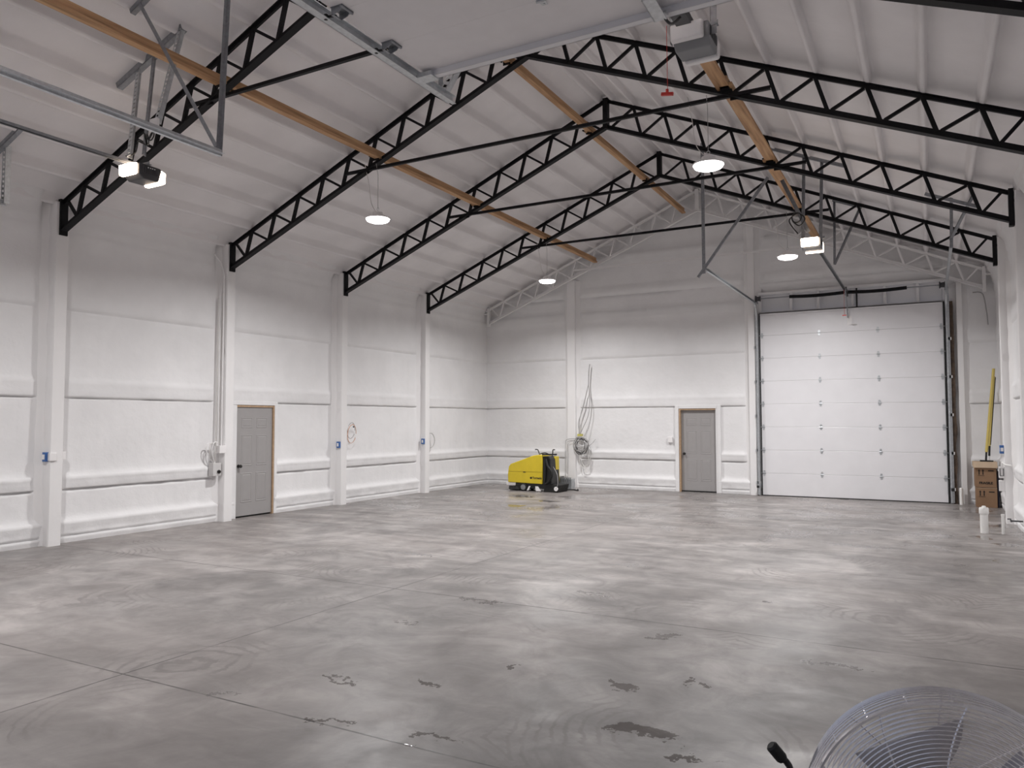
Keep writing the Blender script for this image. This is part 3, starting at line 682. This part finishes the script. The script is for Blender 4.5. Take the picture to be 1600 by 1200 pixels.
t1 = htrack(DX0-.03, -1, .5, 5.36, ZO, 'galvanized track along the left edge of the open door overhead')
MB().angle((-3.55, 5.25, ZO), (-3.40, 5.40, 4.90), .06, .004, (0, 1, 0), True).build('hanger', GALV, t1)
MB().angle((-3.58, 5.30, ZO+.02), (-3.60, 5.30, ch(-3.6)-.0), .045, .004, (1, 0, 0), True).build('hanger', GALVD, t1)
t2 = htrack(-6.36, 1, .5, 5.34, 4.50, 'long galvanized track at upper left, triangular hanger at its end')
MB().angle((-6.36, 5.32, 4.47), (-6.52, 5.55, ch(-6.52)+.05), .045, .004, (1, 0, 0)).build('hanger', GALVD, t2)
MB().angle((-6.36, 5.30, 4.56), (-7.40, 5.12, ch(-7.40)-.02), .045, .004).build('hanger_brace', GALVD, t2)
MB().angle((-7.55, 5.13, ch(-7.55)-.02), (-6.40, 5.13, ch(-6.40)-.02), .06, .005).build('ceiling_angle', GALVD, t2)
t3 = htrack(-10.2, -1, .5, 5.27, 4.50, 'galvanized track end with perforated hanger at the far left edge')
MB().angle((-10.2, 5.26, 4.50), (-10.08, 5.2, 5.20), .07, .004, (0, 1, 0), True).build('hanger', GALV, t3)
MB().angle((-10.2, 5.20, 4.52), (-10.40, 5.1, 5.02), .05, .004).build('hanger_brace', GALVD, t3)
MB().angle((-10.50, 5.15, 5.02), (-9.70, 5.15, 5.34), .06, .005).build('ceiling_angle', GALVD, t3)
# closed left front door, behind the edge of the picture
d5 = thing('door_5', ((FD[0]+FD[1])/2, YF-.08, 0), 'closed sectional overhead door in the entrance wall', None); d5['kind'] = 'structure'
for i in range(8): B(FD[0], FD[1], YF-.12, YF-.07, .533*i, .533*i+.53).build('door_section', DOORWHITE, d5)

# ------------------------------------------------------------------ floor scrubber
sc = thing('floor_scrubber', (-8.85, 17.05, 0), 'yellow and black walk-behind floor scrubber by the back wall', 'floor scrubber')
y0, y1 = 16.80, 17.32
body = [(-9.33, .21), (-9.34, .40), (-9.31, .60), (-9.26, .665), (-8.62, .885), (-8.50, .905), (-8.38, .90), (-8.36, .88), (-8.375, .19)]
MB().prism(body, lambda x, z: (x, y0, z), lambda x, z: (x, y1, z)).build('tank', YEL, sc, bevel=.025, smooth=True)
MB().prism([(-9.32, .478), (-8.37, .478), (-8.37, .486), (-9.32, .486)], lambda x, z: (x, y0-.002, z), lambda x, z: (x, y0+.01, z)).build('tank_seam', mat('dark_yellow_seam', (.30, .22, .01), .5), sc)
B(-8.90, -8.83, y0-.008, y0, .465, .485).build('latch', BLKP, sc)
text('Tornado', .075, (-8.51, y0-.003, .335), (math.pi/2, 0, 0), INK, sc, 'brand_lettering', .002)
MB().lathe((-8.68, y0+.002, .335), (0, -1, 0), [(.028, 0), (.028, .005)], 16).build('emblem', INK, sc)
MB().prism([(-8.37, .17), (-8.37, .87), (-8.22, .87), (-8.16, .80), (-8.13, .17)], lambda x, z: (x, y0+.02, z), lambda x, z: (x, y1-.02, z)).build('rear_housing', BLKP, sc, bevel=.02)
MB().prism([(-8.20, .20), (-8.20, .86), (-8.155, .86), (-8.14, .22)], lambda x, z: (x, y0+.30, z), lambda x, z: (x, y1, z)).build('recovery_tank', YEL, sc, bevel=.015)
MB().tube(spline([(-8.26, y0-.01, .80), (-8.20, y0-.04, .64), (-8.10, y0-.05, .52), (-8.09, y0-.05, .40), (-8.18, y0-.03, .26), (-8.27, y0-.01, .20)]), .03, 10).build('hose', RUBBER, sc, smooth=True)
MB().tube(spline([(-8.30, y0-.005, .80), (-8.28, y0-.02, .5), (-8.30, y0-.005, .2)]), .02, 8).build('hose', RUBBER, sc, smooth=True)
B(-9.20, -8.05, y0+.03, y1-.03, .07, .20).build('chassis', BLKP, sc, bevel=.01)
MB().box(-9.40, -9.12, y0+.02, y1-.02, .12, .22).build('bumper', WHITEP, sc, bevel=.03)
MB().lathe((-9.16, 17.06, .02), (0, 0, 1), [(.24, 0), (.26, .02), (.25, .09), (.1, .12)], 28).build('brush_deck', BLKP, sc)
for yy, s in ((y0-.0, -1), (y1, 1)):
    wlh = MB().lathe((-8.90, yy, .10), (0, s, 0), [(.10, -.05), (.10, .0), (.085, .005)], 28).build('wheel', RUBBER, sc)
    MB().lathe((-8.90, yy+s*.006, .10), (0, s, 0), [(.066, 0), (.066, .006), (.05, .008)], 24).lathe((-8.90, yy+s*.012, .10), (0, s, 0), [(.022, 0), (.02, .01)], 12).build('wheel_hub', GREYP, wlh)
MB().prism([(-8.55, .02), (-8.42, .02), (-8.50, .13), (-8.56, .13)], lambda x, z: (x, y0-.005, z), lambda x, z: (x, y0+.03, z)).build('squeegee_arm', WHITEP, sc)
MB().prism([(-8.80, .02), (-8.75, .03), (-8.70, .13), (-8.74, .13)], lambda x, z: (x, y0-.005, z), lambda x, z: (x, y0+.02, z)).build('squeegee_arm', WHITEP, sc)
MB().prism([(-8.35, .0), (-7.95, .0), (-7.90, .18), (-8.28, .20)], lambda x, z: (x, y0+.0, z), lambda x, z: (x, y1+.03, z)).build('squeegee', RUBBER, sc, bevel=.01)
MB().lathe((-7.99, y0-.03, .09), (0, 1, 0), [(.05, 0), (.055, .01), (.05, .03)], 18).build('squeegee_roller', WHITEP, sc)
for x, k in ((-8.47, -1), (-8.15, 1)):
    MB().tube(spline([(x, y0+.1, .87), (x+k*.03, y0+.08, .96), (x+k*.05, y0+.05, 1.03), (x+k*.11, y0+.03, 1.035)]), .013, 8).build('handle', BLKP, sc)
MB().bar((-8.36, y0+.0, .915), (-7.98, y0+.0, .925), .05, .035).build('control_lever', BLKP, sc)
MB().tube(spline([(-8.47, y0+.1, .93), (-8.33, y0+.1, .95), (-8.2, y0+.1, .90)]), .014, 8).build('handle_bar', BLKP, sc)
MB().tube(spline([(-8.12, y0+.1, .62), (-7.98, y0+.02, .45), (-7.94, y0-.02, .22), (-7.99, y0-.03, .08)]), .006, 6).build('lift_cord', CABLE, sc)
cr = thing('wire_crate', (-8.2, 17.75, 0), 'small grey slatted crate on the floor right of the yellow scrubber', 'crate')
m_ = MB()
for i in range(7): m_.box(-8.31+.05*i, -8.29+.05*i, 17.62, 17.64, .03, .30)
m_.box(-8.32, -7.97, 17.615, 17.645, .29, .31).box(-8.32, -7.97, 17.615, 17.645, .02, .05).build('slats', GREYP, cr)
B(-8.31, -7.98, 17.66, 17.90, .02, .27).build('battery', GALV, cr)
MB().box(-8.34, -8.30, 17.60, 17.92, .0, .32).build('side_panel', GREYD, cr)
MB().tube(spline([(-8.2, 17.5, .015), (-8.05, 17.45, .02), (-7.85, 17.52, .02), (-7.7, 17.45, .015), (-7.78, 17.6, .03)]), .014, 6).build('lead', RUBBER, cr)

# ------------------------------------------------------------------ cable bundle on the back wall
cb = thing('cable_bundle', (-8.05, 18.36, .1), 'grey electrical cables hanging and coiled on the back wall right of the scrubber', 'cable')
yw = 18.36
def cabl(pts, r=.009, m=CABLE, nm='cable'): return MB().tube(spline([(a, yw-.02*(i % 2), b_) for i, (a, b_) in enumerate(pts)], 8), r, 6).build(nm, m, cb)
cabl([(-7.75, 3.22), (-7.77, 3.0), (-7.79, 2.68)], .014)
cabl([(-7.79, 2.70), (-7.90, 2.25), (-8.04, 1.8), (-8.06, 1.40)], .010)
cabl([(-7.79, 2.70), (-7.75, 2.3), (-7.80, 1.9), (-7.95, 1.55), (-8.05, 1.38)], .010)
cabl([(-7.80, 2.65), (-7.93, 2.1), (-8.08, 1.7), (-8.03, 1.35)], .008)
cabl([(-7.78, 2.6), (-7.70, 2.1), (-7.78, 1.6), (-7.86, 1.3), (-7.72, .95), (-7.82, .7)], .006)
random.seed(4)
for i in range(9):
    cx_, cz_ = -7.98+random.uniform(-.06, .06), 1.12+random.uniform(-.05, .04)
    a_, b_ = random.uniform(.12, .19), random.uniform(.14, .22)
    MB().tube([(cx_+a_*math.cos(t), yw-.03-.012*i+.01*math.sin(3*t), cz_+b_*math.sin(t)) for t in [2*math.pi*k/36 for k in range(37)]], .009, 6).build('coil_loop', CABLE if i % 3 else BLKP, cb)
for i in range(4):
    cx_, cz_ = -7.92+random.uniform(-.06, .06), .78+random.uniform(-.08, .06)
    MB().tube([(cx_+.13*math.cos(t), yw-.02-.008*i, cz_+(.22+.05*(i % 2))*math.sin(t)) for t in [2*math.pi*k/36 for k in range(37)]], .0055, 6).build('coil_loop', CABW, cb)
cabl([(-8.10, 1.28), (-8.40, 1.25), (-8.46, 1.1), (-8.46, .6), (-8.47, .15)], .008)
cabl([(-8.10, 1.20), (-8.36, 1.15), (-8.38, .8), (-8.40, .12)], .005)
cabl([(-7.85, 1.05), (-7.70, 1.15), (-7.60, 1.27)], .006)
MB().box(-8.10, -7.98, yw-.04, yw+.06, 1.34, 1.40).build('cable_tie', mat('yellow_tie', (.55, .5, .12), .5), cb)

# ------------------------------------------------------------------ electrical boxes and wire loops on the left wall
def ebox(p, sz, m, name, label, cat='outlet box', face=None, grp=None):
    x, y, z = p; a, b_, c = sz
    r = thing(name, (x, y, z-c/2), label, cat, grp)
    B(x-a/2, x+a/2, y-b_/2, y+b_/2, z-c/2, z+c/2).build('box', m, r, bevel=.004)
    return r
xc = XL+.20
e = ebox((xc-.06, 6.33-.12, 1.245), (.07, .05, .13), BLUE, 'outlet_box', 'blue outlet box on the near side of the first left-wall column', grp='column outlet boxes')
B(xc-.085, xc-.035, 6.175, 6.185, 1.21, 1.28).build('receptacle', WHITEP, e)
ebox((xc-.0, 6.33-.06, 1.245), (.05, .10, .11), WHITEP, 'junction_box', 'white junction box on the face of the first left-wall column, beside the blue box', 'junction box')
ebox((xc-.06, 6.33+.12, 1.255), (.09, .05, .11), WHITEP, 'junction_box', 'white junction box on the far side of the first left-wall column', 'junction box')
for i, (y, lb) in enumerate(((TY[2], 'blue outlet box on the near side of the left-wall column with the orange wire'), (TY[3], 'blue outlet box on the near side of the last left-wall column'))):
    e = ebox((xc-.05, y-.115, 1.25), (.085, .04, .13), BLUE, 'outlet_box', lb, grp='column outlet boxes')
    B(xc-.07, xc-.03, y-.14, y-.135, 1.215, 1.285).build('receptacle', WHITEP, e)
w_ = thing('wire_loop', (XL+.10, 12.62, 1.2), 'orange and white wire loop on the left wall beside the third column', 'wire')
for (m, rr, cz_, cy_) in ((ORG, .15, 1.47, 12.62), (CABW, .16, 1.48, 12.60), (CABLE, .13, 1.54, 12.60)):
    MB().tube([(XL+.15+.02*math.sin(t), cy_+rr*.9*math.cos(t), cz_+rr*1.3*math.sin(t)) for t in [2*math.pi*k/30*.93 for k in range(31)]], .006, 6).build('wire', m, w_)
MB().lathe((XL+.12, 12.70, 1.62), (1, 0, 0), [(.015, 0), (.015, .02)], 10).build('connector', BLKP, w_)
MB().tube(spline([(XL+.10, 12.62, 1.28), (XL+.12, 12.50, 1.22), (XL+.17, 12.44, 1.24)]), .006, 6).build('wire', CABW, w_)
w_ = thing('wire_loop', (XL+.10, 15.60, 1.1), 'pale grey wire loop on the left wall beside the last column', 'wire')
for rr in (.20, .18):
    MB().tube([(XL+.13, 15.56+rr*math.cos(t), 1.26+rr*math.sin(t)) for t in [-1.6+2*math.pi*k/30*.62 for k in range(31)]], .006, 6).build('wire', CABW if rr > .19 else CABLE, w_)
# conduits and boxes beside the left door
cn = thing('conduit_run', (XL+.12, 9.20, .8), 'white conduits and junction boxes on the near side of the column by the left door', 'conduit')
MB().tube([(XL+.16, 9.20, 1.30), (XL+.16, 9.20, 4.30), (XL+.14, 9.15, 4.52), (XL+.08, 9.06, 4.66)], .013, 8).build('conduit', COLW, cn)
MB().tube([(XL+.11, 9.19, 1.32), (XL+.115, 9.19, 2.2), (XL+.13, 9.195, 3.2), (XL+.14, 9.20, 4.0)], .008, 8).build('conduit', CABW, cn)
MB().tube([(XL+.07, 9.16, 1.30), (XL+.07, 9.17, 3.9)], .010, 8).build('conduit', CABW, cn)
B(XL+.12, XL+.24, 9.10, 9.235, 1.19, 1.32).build('junction_box', WHITEP, cn, bevel=.004)
B(XL+.05, XL+.17, 9.03, 9.20, .80, 1.02).build('meter_box', mat('painted_box', (.60, .585, .58), .6), cn, bevel=.006)
MB().lathe((XL+.17, 9.15, .87), (.8, -.5, 0), [(.033, 0), (.03, .03)], 16).build('knob', KNOB, cn)
for i, (dy, bx) in enumerate(((-.24, .02), (-.20, .05), (-.15, .03), (-.10, .06), (-.18, .08))):
    MB().tube(spline([(XL+.12, 9.15, 1.30+.02*i), (XL+.10+bx, 9.20+dy, 1.36), (XL+.09+bx, 9.18+dy, 1.20), (XL+.11, 9.12, .98)]), .009, 6).build('cable', CABW if i % 2 else COLW, cn)
# box beside the back-wall door, black sensors on the track
ebox((-5.66, YB-.03, 1.27), (.12, .06, .14), WHITEP, 'light_switch', 'white switch box on the back wall left of the grey door', 'switch')
s_ = ebox((DX0-.14, YB-.06, .58), (.07, .06, .14), BLKP, 'wall_button', 'small black control box low on the wall left of the overhead door', 'control box')
s_ = ebox((DX0-.055, DY-.135, .21), (.05, .05, .05), BLKP, 'safety_sensor', 'small black sensor near the floor left of the overhead door', 'sensor', grp='door sensors')
s_ = ebox((DX1+.05, DY-.135, .30), (.05, .05, .06), BLKP, 'safety_sensor', 'small black sensor near the floor right of the overhead door', 'sensor', grp='door sensors')
tag(MB().lathe((DX1+.20, 18.3, 0), (0, 0, 1), [(.035, 0), (.035, .33), (.03, .34)], 20).build('pipe_stub', PVC), 'short white pipe standing at the foot of the brown door post', 'pipe')
tag(MB().tube(spline([(.85, 18.44, 4.40), (1.02, 18.40, 4.35), (1.08, 18.38, 4.0), (1.10, 18.38, 3.7)]), .012, 6).build('loose_cable', CABLE), 'grey cable bending down in the upper right back corner', 'cable')

# ------------------------------------------------------------------ cardboard boxes, squeegees
def carton(x0, x1, y0, y1, z0, z1, label, open_, txt):
    r = thing('cardboard_box', ((x0+x1)/2, (y0+y1)/2, z0), label, 'cardboard box', 'cartons stacked in the right corner')
    B(x0, x1, y0, y1, z0, z1).build('carton', CARD, r, bevel=.004)
    cx_ = x0+.105; zc = z1-.125
    m_ = MB()
    for dx in (-.033, .033):
        m_.box(cx_+dx-.010, cx_+dx+.010, y0-.0015, y0, zc-.04, zc+.04)
        m_.prism([(cx_+dx-.022, zc+.035), (cx_+dx+.022, zc+.035), (cx_+dx, zc+.068)], lambda a, b_: (a, y0-.0015, b_), lambda a, b_: (a, y0, b_))
    m_.box(cx_-.055, cx_+.055, y0-.0015, y0, zc-.062, zc-.052); m_.build('arrow_mark', INK, r)
    B(x1-.14, x1-.045, y0-.0015, y0, zc+.030, zc+.052).build('printed_bar', INK, r)
    if txt: text('FRAGILE', .062, ((x0+x1)/2, y0-.002, z0+.085), (math.pi/2, 0, 0), INK, r, 'lettering', .003)
    B(x0+.001, x1-.001, y0-.001, y1+.001, z1-.012, z1-.004).build('flap_seam', CARDL, r)
    return r
carton(.775, 1.135, 17.90, 18.28, 0, .395, 'lower cardboard box of the two stacked in the right corner', False, False)
b2 = carton(.765, 1.130, 17.89, 18.28, .40, .815, 'upper cardboard box with its top flaps open', True, True)
MB().prism([(17.84, .79), (17.90, .83), (17.90, .90), (17.88, .91)], lambda y, z: (.735, y, z), lambda y, z: (1.15, y, z)).build('flap', CARDL, b2)
MB().box(.735, 1.15, 18.25, 18.27, .81, .905).box(.735, .75, 17.9, 18.26, .815, .90).box(1.13, 1.145, 17.9, 18.26, .815, .90).build('flap', CARDL, b2)
q = thing('floor_squeegee', (.99, 17.97, .90), 'yellow-handled floor squeegee with a black blade standing on the cardboard boxes', 'squeegee', 'squeegees on the cardboard boxes')
MB().bar((.86, 17.93, .925), (1.09, 17.93, .92), .03, .03).bar((.80, 17.93, .80), (.79, 17.93, .86), .02, .02).build('blade', RUBBER, q)
MB().tube([(.965, 17.97, .92), (.975, 17.97, 1.08), (.985, 17.97, 1.16)], .018, 10).build('socket', BLKP, q)
MB().tube([(.978, 17.97, 1.10), (1.148, 18.00, 2.77)], .027, 12).build('handle', POLEY, q, smooth=True)
q = thing('floor_squeegee', (1.05, 18.1, .90), 'second, shorter yellow-handled squeegee behind the first with a black grip', 'squeegee', 'squeegees on the cardboard boxes')
MB().tube([(1.02, 18.08, .92), (1.03, 18.08, 1.02)], .012, 8).build('socket', WHITEP, q)
MB().tube([(1.03, 18.08, 1.02), (1.04, 18.08, 1.22)], .019, 10).build('grip', BLKP, q)
MB().tube([(1.04, 18.08, 1.20), (1.165, 18.12, 2.62)], .016, 10).build('handle', POLEY, q, smooth=True)
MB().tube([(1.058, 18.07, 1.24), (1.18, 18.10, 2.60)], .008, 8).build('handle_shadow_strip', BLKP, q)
q = thing('standing_bag', (1.19, 18.15, 0), 'dark navy bag standing between the cardboard boxes and the right wall', 'bag')
m_ = MB().prism([(1.145, 0), (1.172, 0), (1.18, .5), (1.175, .72), (1.16, .70), (1.15, .76), (1.142, .4)], lambda x, z: (x, 17.95, z), lambda x, z: (x, 18.3, z)); m_.build('body', NAVY, q, bevel=.015)
# pipes stubbing out of the floor
pp = thing('pvc_pipe', (.695, 13.86, 0), 'white capped PVC pipe rising from the floor in front of the boxes', 'pipe')
MB().lathe((.695, 13.86, 0), (0, 0, 1), [(.055, 0), (.055, .30)], 28).build('pipe', PVC, pp, smooth=True)
MB().lathe((.695, 13.86, .29), (0, 0, 1), [(.062, 0), (.066, .01), (.066, .085), (.058, .10), (.03, .102), (.028, .12), (.02, .125)], 28).build('cap', PVC, pp, smooth=True)
pp = thing('pvc_pipe', (.94, 13.86, 0), 'thin white pipe rising from the floor beside the capped one', 'pipe')
MB().lathe((.94, 13.86, 0), (0, 0, 1), [(.022, 0), (.022, .27), (.026, .27), (.026, .30)], 16).build('pipe', PVC, pp, smooth=True)
e = ebox((XR-.165-.03, 15.34, 1.24), (.06, .13, .14), BLUE, 'outlet_box', 'blue outlet box on the right wall above the conduit boxes', grp=None)
B(XR-.23, XR-.225, 15.31, 15.37, 1.21, 1.27).box(XR-.215, XR-.175, 15.268, 15.274, 1.21, 1.27).build('receptacle', WHITEP, e)
cn = thing('conduit_box', (XR-.22, 15.25, .55), 'pair of white boxes with a conduit elbow on the right wall column', 'conduit')
B(XR-.25, XR-.165, 15.26, 15.36, .76, .95).build('junction_box', WHITEP, cn, bevel=.006)
B(XR-.25, XR-.165, 15.26, 15.36, .54, .72).build('junction_box', COLW, cn, bevel=.006)
MB().tube(spline([(XR-.21, 15.28, .94), (XR-.20, 15.25, 1.02), (XR-.16, 15.2, .99), (XR-.08, 15.1, .98)]), .014, 8).build('conduit', PVC, cn)
MB().tube([(XR-.235, 15.255, .80), (XR-.235, 15.25, .92), (XR-.185, 15.25, .92), (XR-.185, 15.25, .80), (XR-.235, 15.255, .80)], .006, 6).build('hasp', GREYD, cn)
vv = thing('hose_valve', (1.05, 13.9, .15), 'small dark valve low on the right wall above the puddle', 'valve')
MB().tube([(XR-.05, 13.9, .20), (1.05, 13.9, .20)], .012, 8).tube([(1.05, 13.87, .20), (1.05, 13.95, .20)], .016, 8).box(1.00, 1.05, 13.89, 13.91, .22, .235).build('valve_body', GREYD, vv)

# ------------------------------------------------------------------ pedestal drum fan in the foreground
def px(x, y, d): return CAM+(FW+RT*((x-800)/1189.09)-UP*((y-600)/1189.09))*d
fc = px(1488, 1306, 1.72)
fan = thing('drum_fan', (fc.x+.03, fc.y+.12, 0), 'large round fan with a chrome wire cage in the lower right corner', 'fan')
ax = (-FW-RT*.30-UP*.02).normalized()
R0 = .298
def prof(r): return .035*(1-(r/R0)**2.2)      # dome height at radius r
nr = 27; fg = MB()
for i in range(nr):
    r_ = .062+(R0-.062)*(i/(nr-1)); fg.ring(fc+ax*prof(r_), ax, r_, .0016, 96, 4)
g_ = fg.build('front_grille', CHROME, fan)
fr = MB().ring(fc, ax, R0+.002, .0045, 96, 6); fr.build('rim_ring', CHROME, fan)
e1 = ax.orthogonal().normalized(); e1 = (RT-ax*RT.dot(ax)).normalized(); e2 = ax.cross(e1)
sp = MB()
for k in range(10):
    t = 2*math.pi*(k+.35)/10; d = e1*math.cos(t)+e2*math.sin(t); t2 = t+.12
    pts = []
    for i in range(9):
        r_ = R0-(R0-.055)*i/8; tt = t+.35*(i/8); d2 = e1*math.cos(tt)+e2*math.sin(tt); pts.append(fc+d2*r_+ax*(prof(r_)-.003))
    sp.tube(pts, .0022, 5)
sp.build('spokes', CHROME, fan)
sd = MB()
for i in range(9):
    h_ = -.004-.0105*i; sd.ring(fc+ax*h_, ax, R0+.004+.006*math.sin(math.pi*i/8), .0017, 96, 4)
for k in range(20):
    t = 2*math.pi*k/20; d = e1*math.cos(t)+e2*math.sin(t); sd.tube([fc+d*(R0+.002), fc+d*(R0+.008)-ax*.05, fc+d*(R0+.002)-ax*.095], .0018, 4)
sd.build('cage_side', CHROME, fan)
rg_ = MB()
for i in range(20):
    r_ = .06+(R0-.06)*(i/19); rg_.ring(fc-ax*(.095+.07*(1-(r_/R0)**2)), ax, r_, .0016, 80, 4)
for k in range(8):
    t = 2*math.pi*k/8; d = e1*math.cos(t)+e2*math.sin(t)
    rg_.tube([fc+d*(R0-(R0-.05)*i/6)-ax*(.095+.07*(1-((R0-(R0-.05)*i/6)/R0)**2)) for i in range(7)], .0022, 5)
rg_.build('rear_grille', CHROME, fan)
MB().ring(fc-ax*.172, ax, .055, .005, 40, 6).ring(fc-ax*.172, ax, .045, .0035, 40, 6).ring(fc+ax*.036, ax, .058, .004, 40, 6).build('hub_ring', GREYD, fan)
MB().lathe(fc-ax*.165, ax, [(.030, 0), (.04, .01), (.042, .07), (.035, .09), (.02, .12)], 28).build('motor', GREYD, fan, smooth=True)
for k in range(4):
    t0_ = 2*math.pi*k/4+.4; vs = []; nseg = 8
    for i in range(nseg+1):
        f_ = i/nseg; r_ = .035+f_*.21; wdt = .16+.42*math.sin(math.pi*min(1, f_*1.05)*.62)
        for s in (-.5, .5):
            t = t0_+s*wdt*2; d = e1*math.cos(t)+e2*math.sin(t); vs.append(fc+d*r_+ax*(-.055+s*.055*(1-.3*f_)))
    fs = [(2*i, 2*i+1, 2*i+3, 2*i+2) for i in range(nseg)]
    bl_ = MB().add(vs, fs).build('blade', BLADE, fan); md = bl_.modifiers.new('s', 'SOLIDIFY'); md.thickness = .002
    for p_ in bl_.data.polygons: p_.use_smooth = True
# stand
yk = fc-ax*.06; base = V((fc.x+.04, fc.y+.16, 0))
yo = MB()
yo.tube(spline([fc+e1*(R0+.012)-ax*.05, fc+e1*(R0+.03)-ax*.07-V((0, 0, .12)), V((base.x+.2, base.y, .50)), V((base.x, base.y, .42))]), .013, 10)
yo.tube(spline([fc-e1*(R0+.012)-ax*.05, fc-e1*(R0+.03)-ax*.07-V((0, 0, .12)), V((base.x-.2, base.y, .50)), V((base.x, base.y, .42))]), .013, 10)
yo.build('yoke', BLKP, fan, smooth=True)
MB().tube([base+V((0, 0, .04)), base+V((0, 0, .44))], .022, 12).build('pole', BLKP, fan, smooth=True)
MB().tube([base+V((-.26, -.16, .03)), base+V((-.26, .16, .03))], .016, 10).tube([base+V((.26, -.16, .03)), base+V((.26, .16, .03))], .016, 10).tube([base+V((-.26, 0, .03)), base+V((.26, 0, .03))], .018, 10).build('base', BLKP, fan, smooth=True)
for s in (-1, 1): MB().lathe(base+V((s*.28, .16, .045)), (s, 0, 0), [(.045, 0), (.045, .03)], 24).build('wheel', RUBBER, fan)
hp = [px(1206, 1166, 1.86), px(1221, 1184, 1.86)]
MB().tube([hp[0]+(hp[0]-hp[1])*.12, hp[0], hp[1], hp[1]+(hp[1]-hp[0])*.15], [.010, .0145, .0145, .012], 14).build('grip', RUBBER, fan, smooth=True)
MB().tube(spline([hp[1], px(1230, 1192, 1.86), px(1238, 1212, 1.88), px(1260, 1300, 1.95), fc-e1*(R0+.03)-ax*.07-V((0, 0, .12))]), .008, 10).build('handle', BLKP, fan, smooth=True)
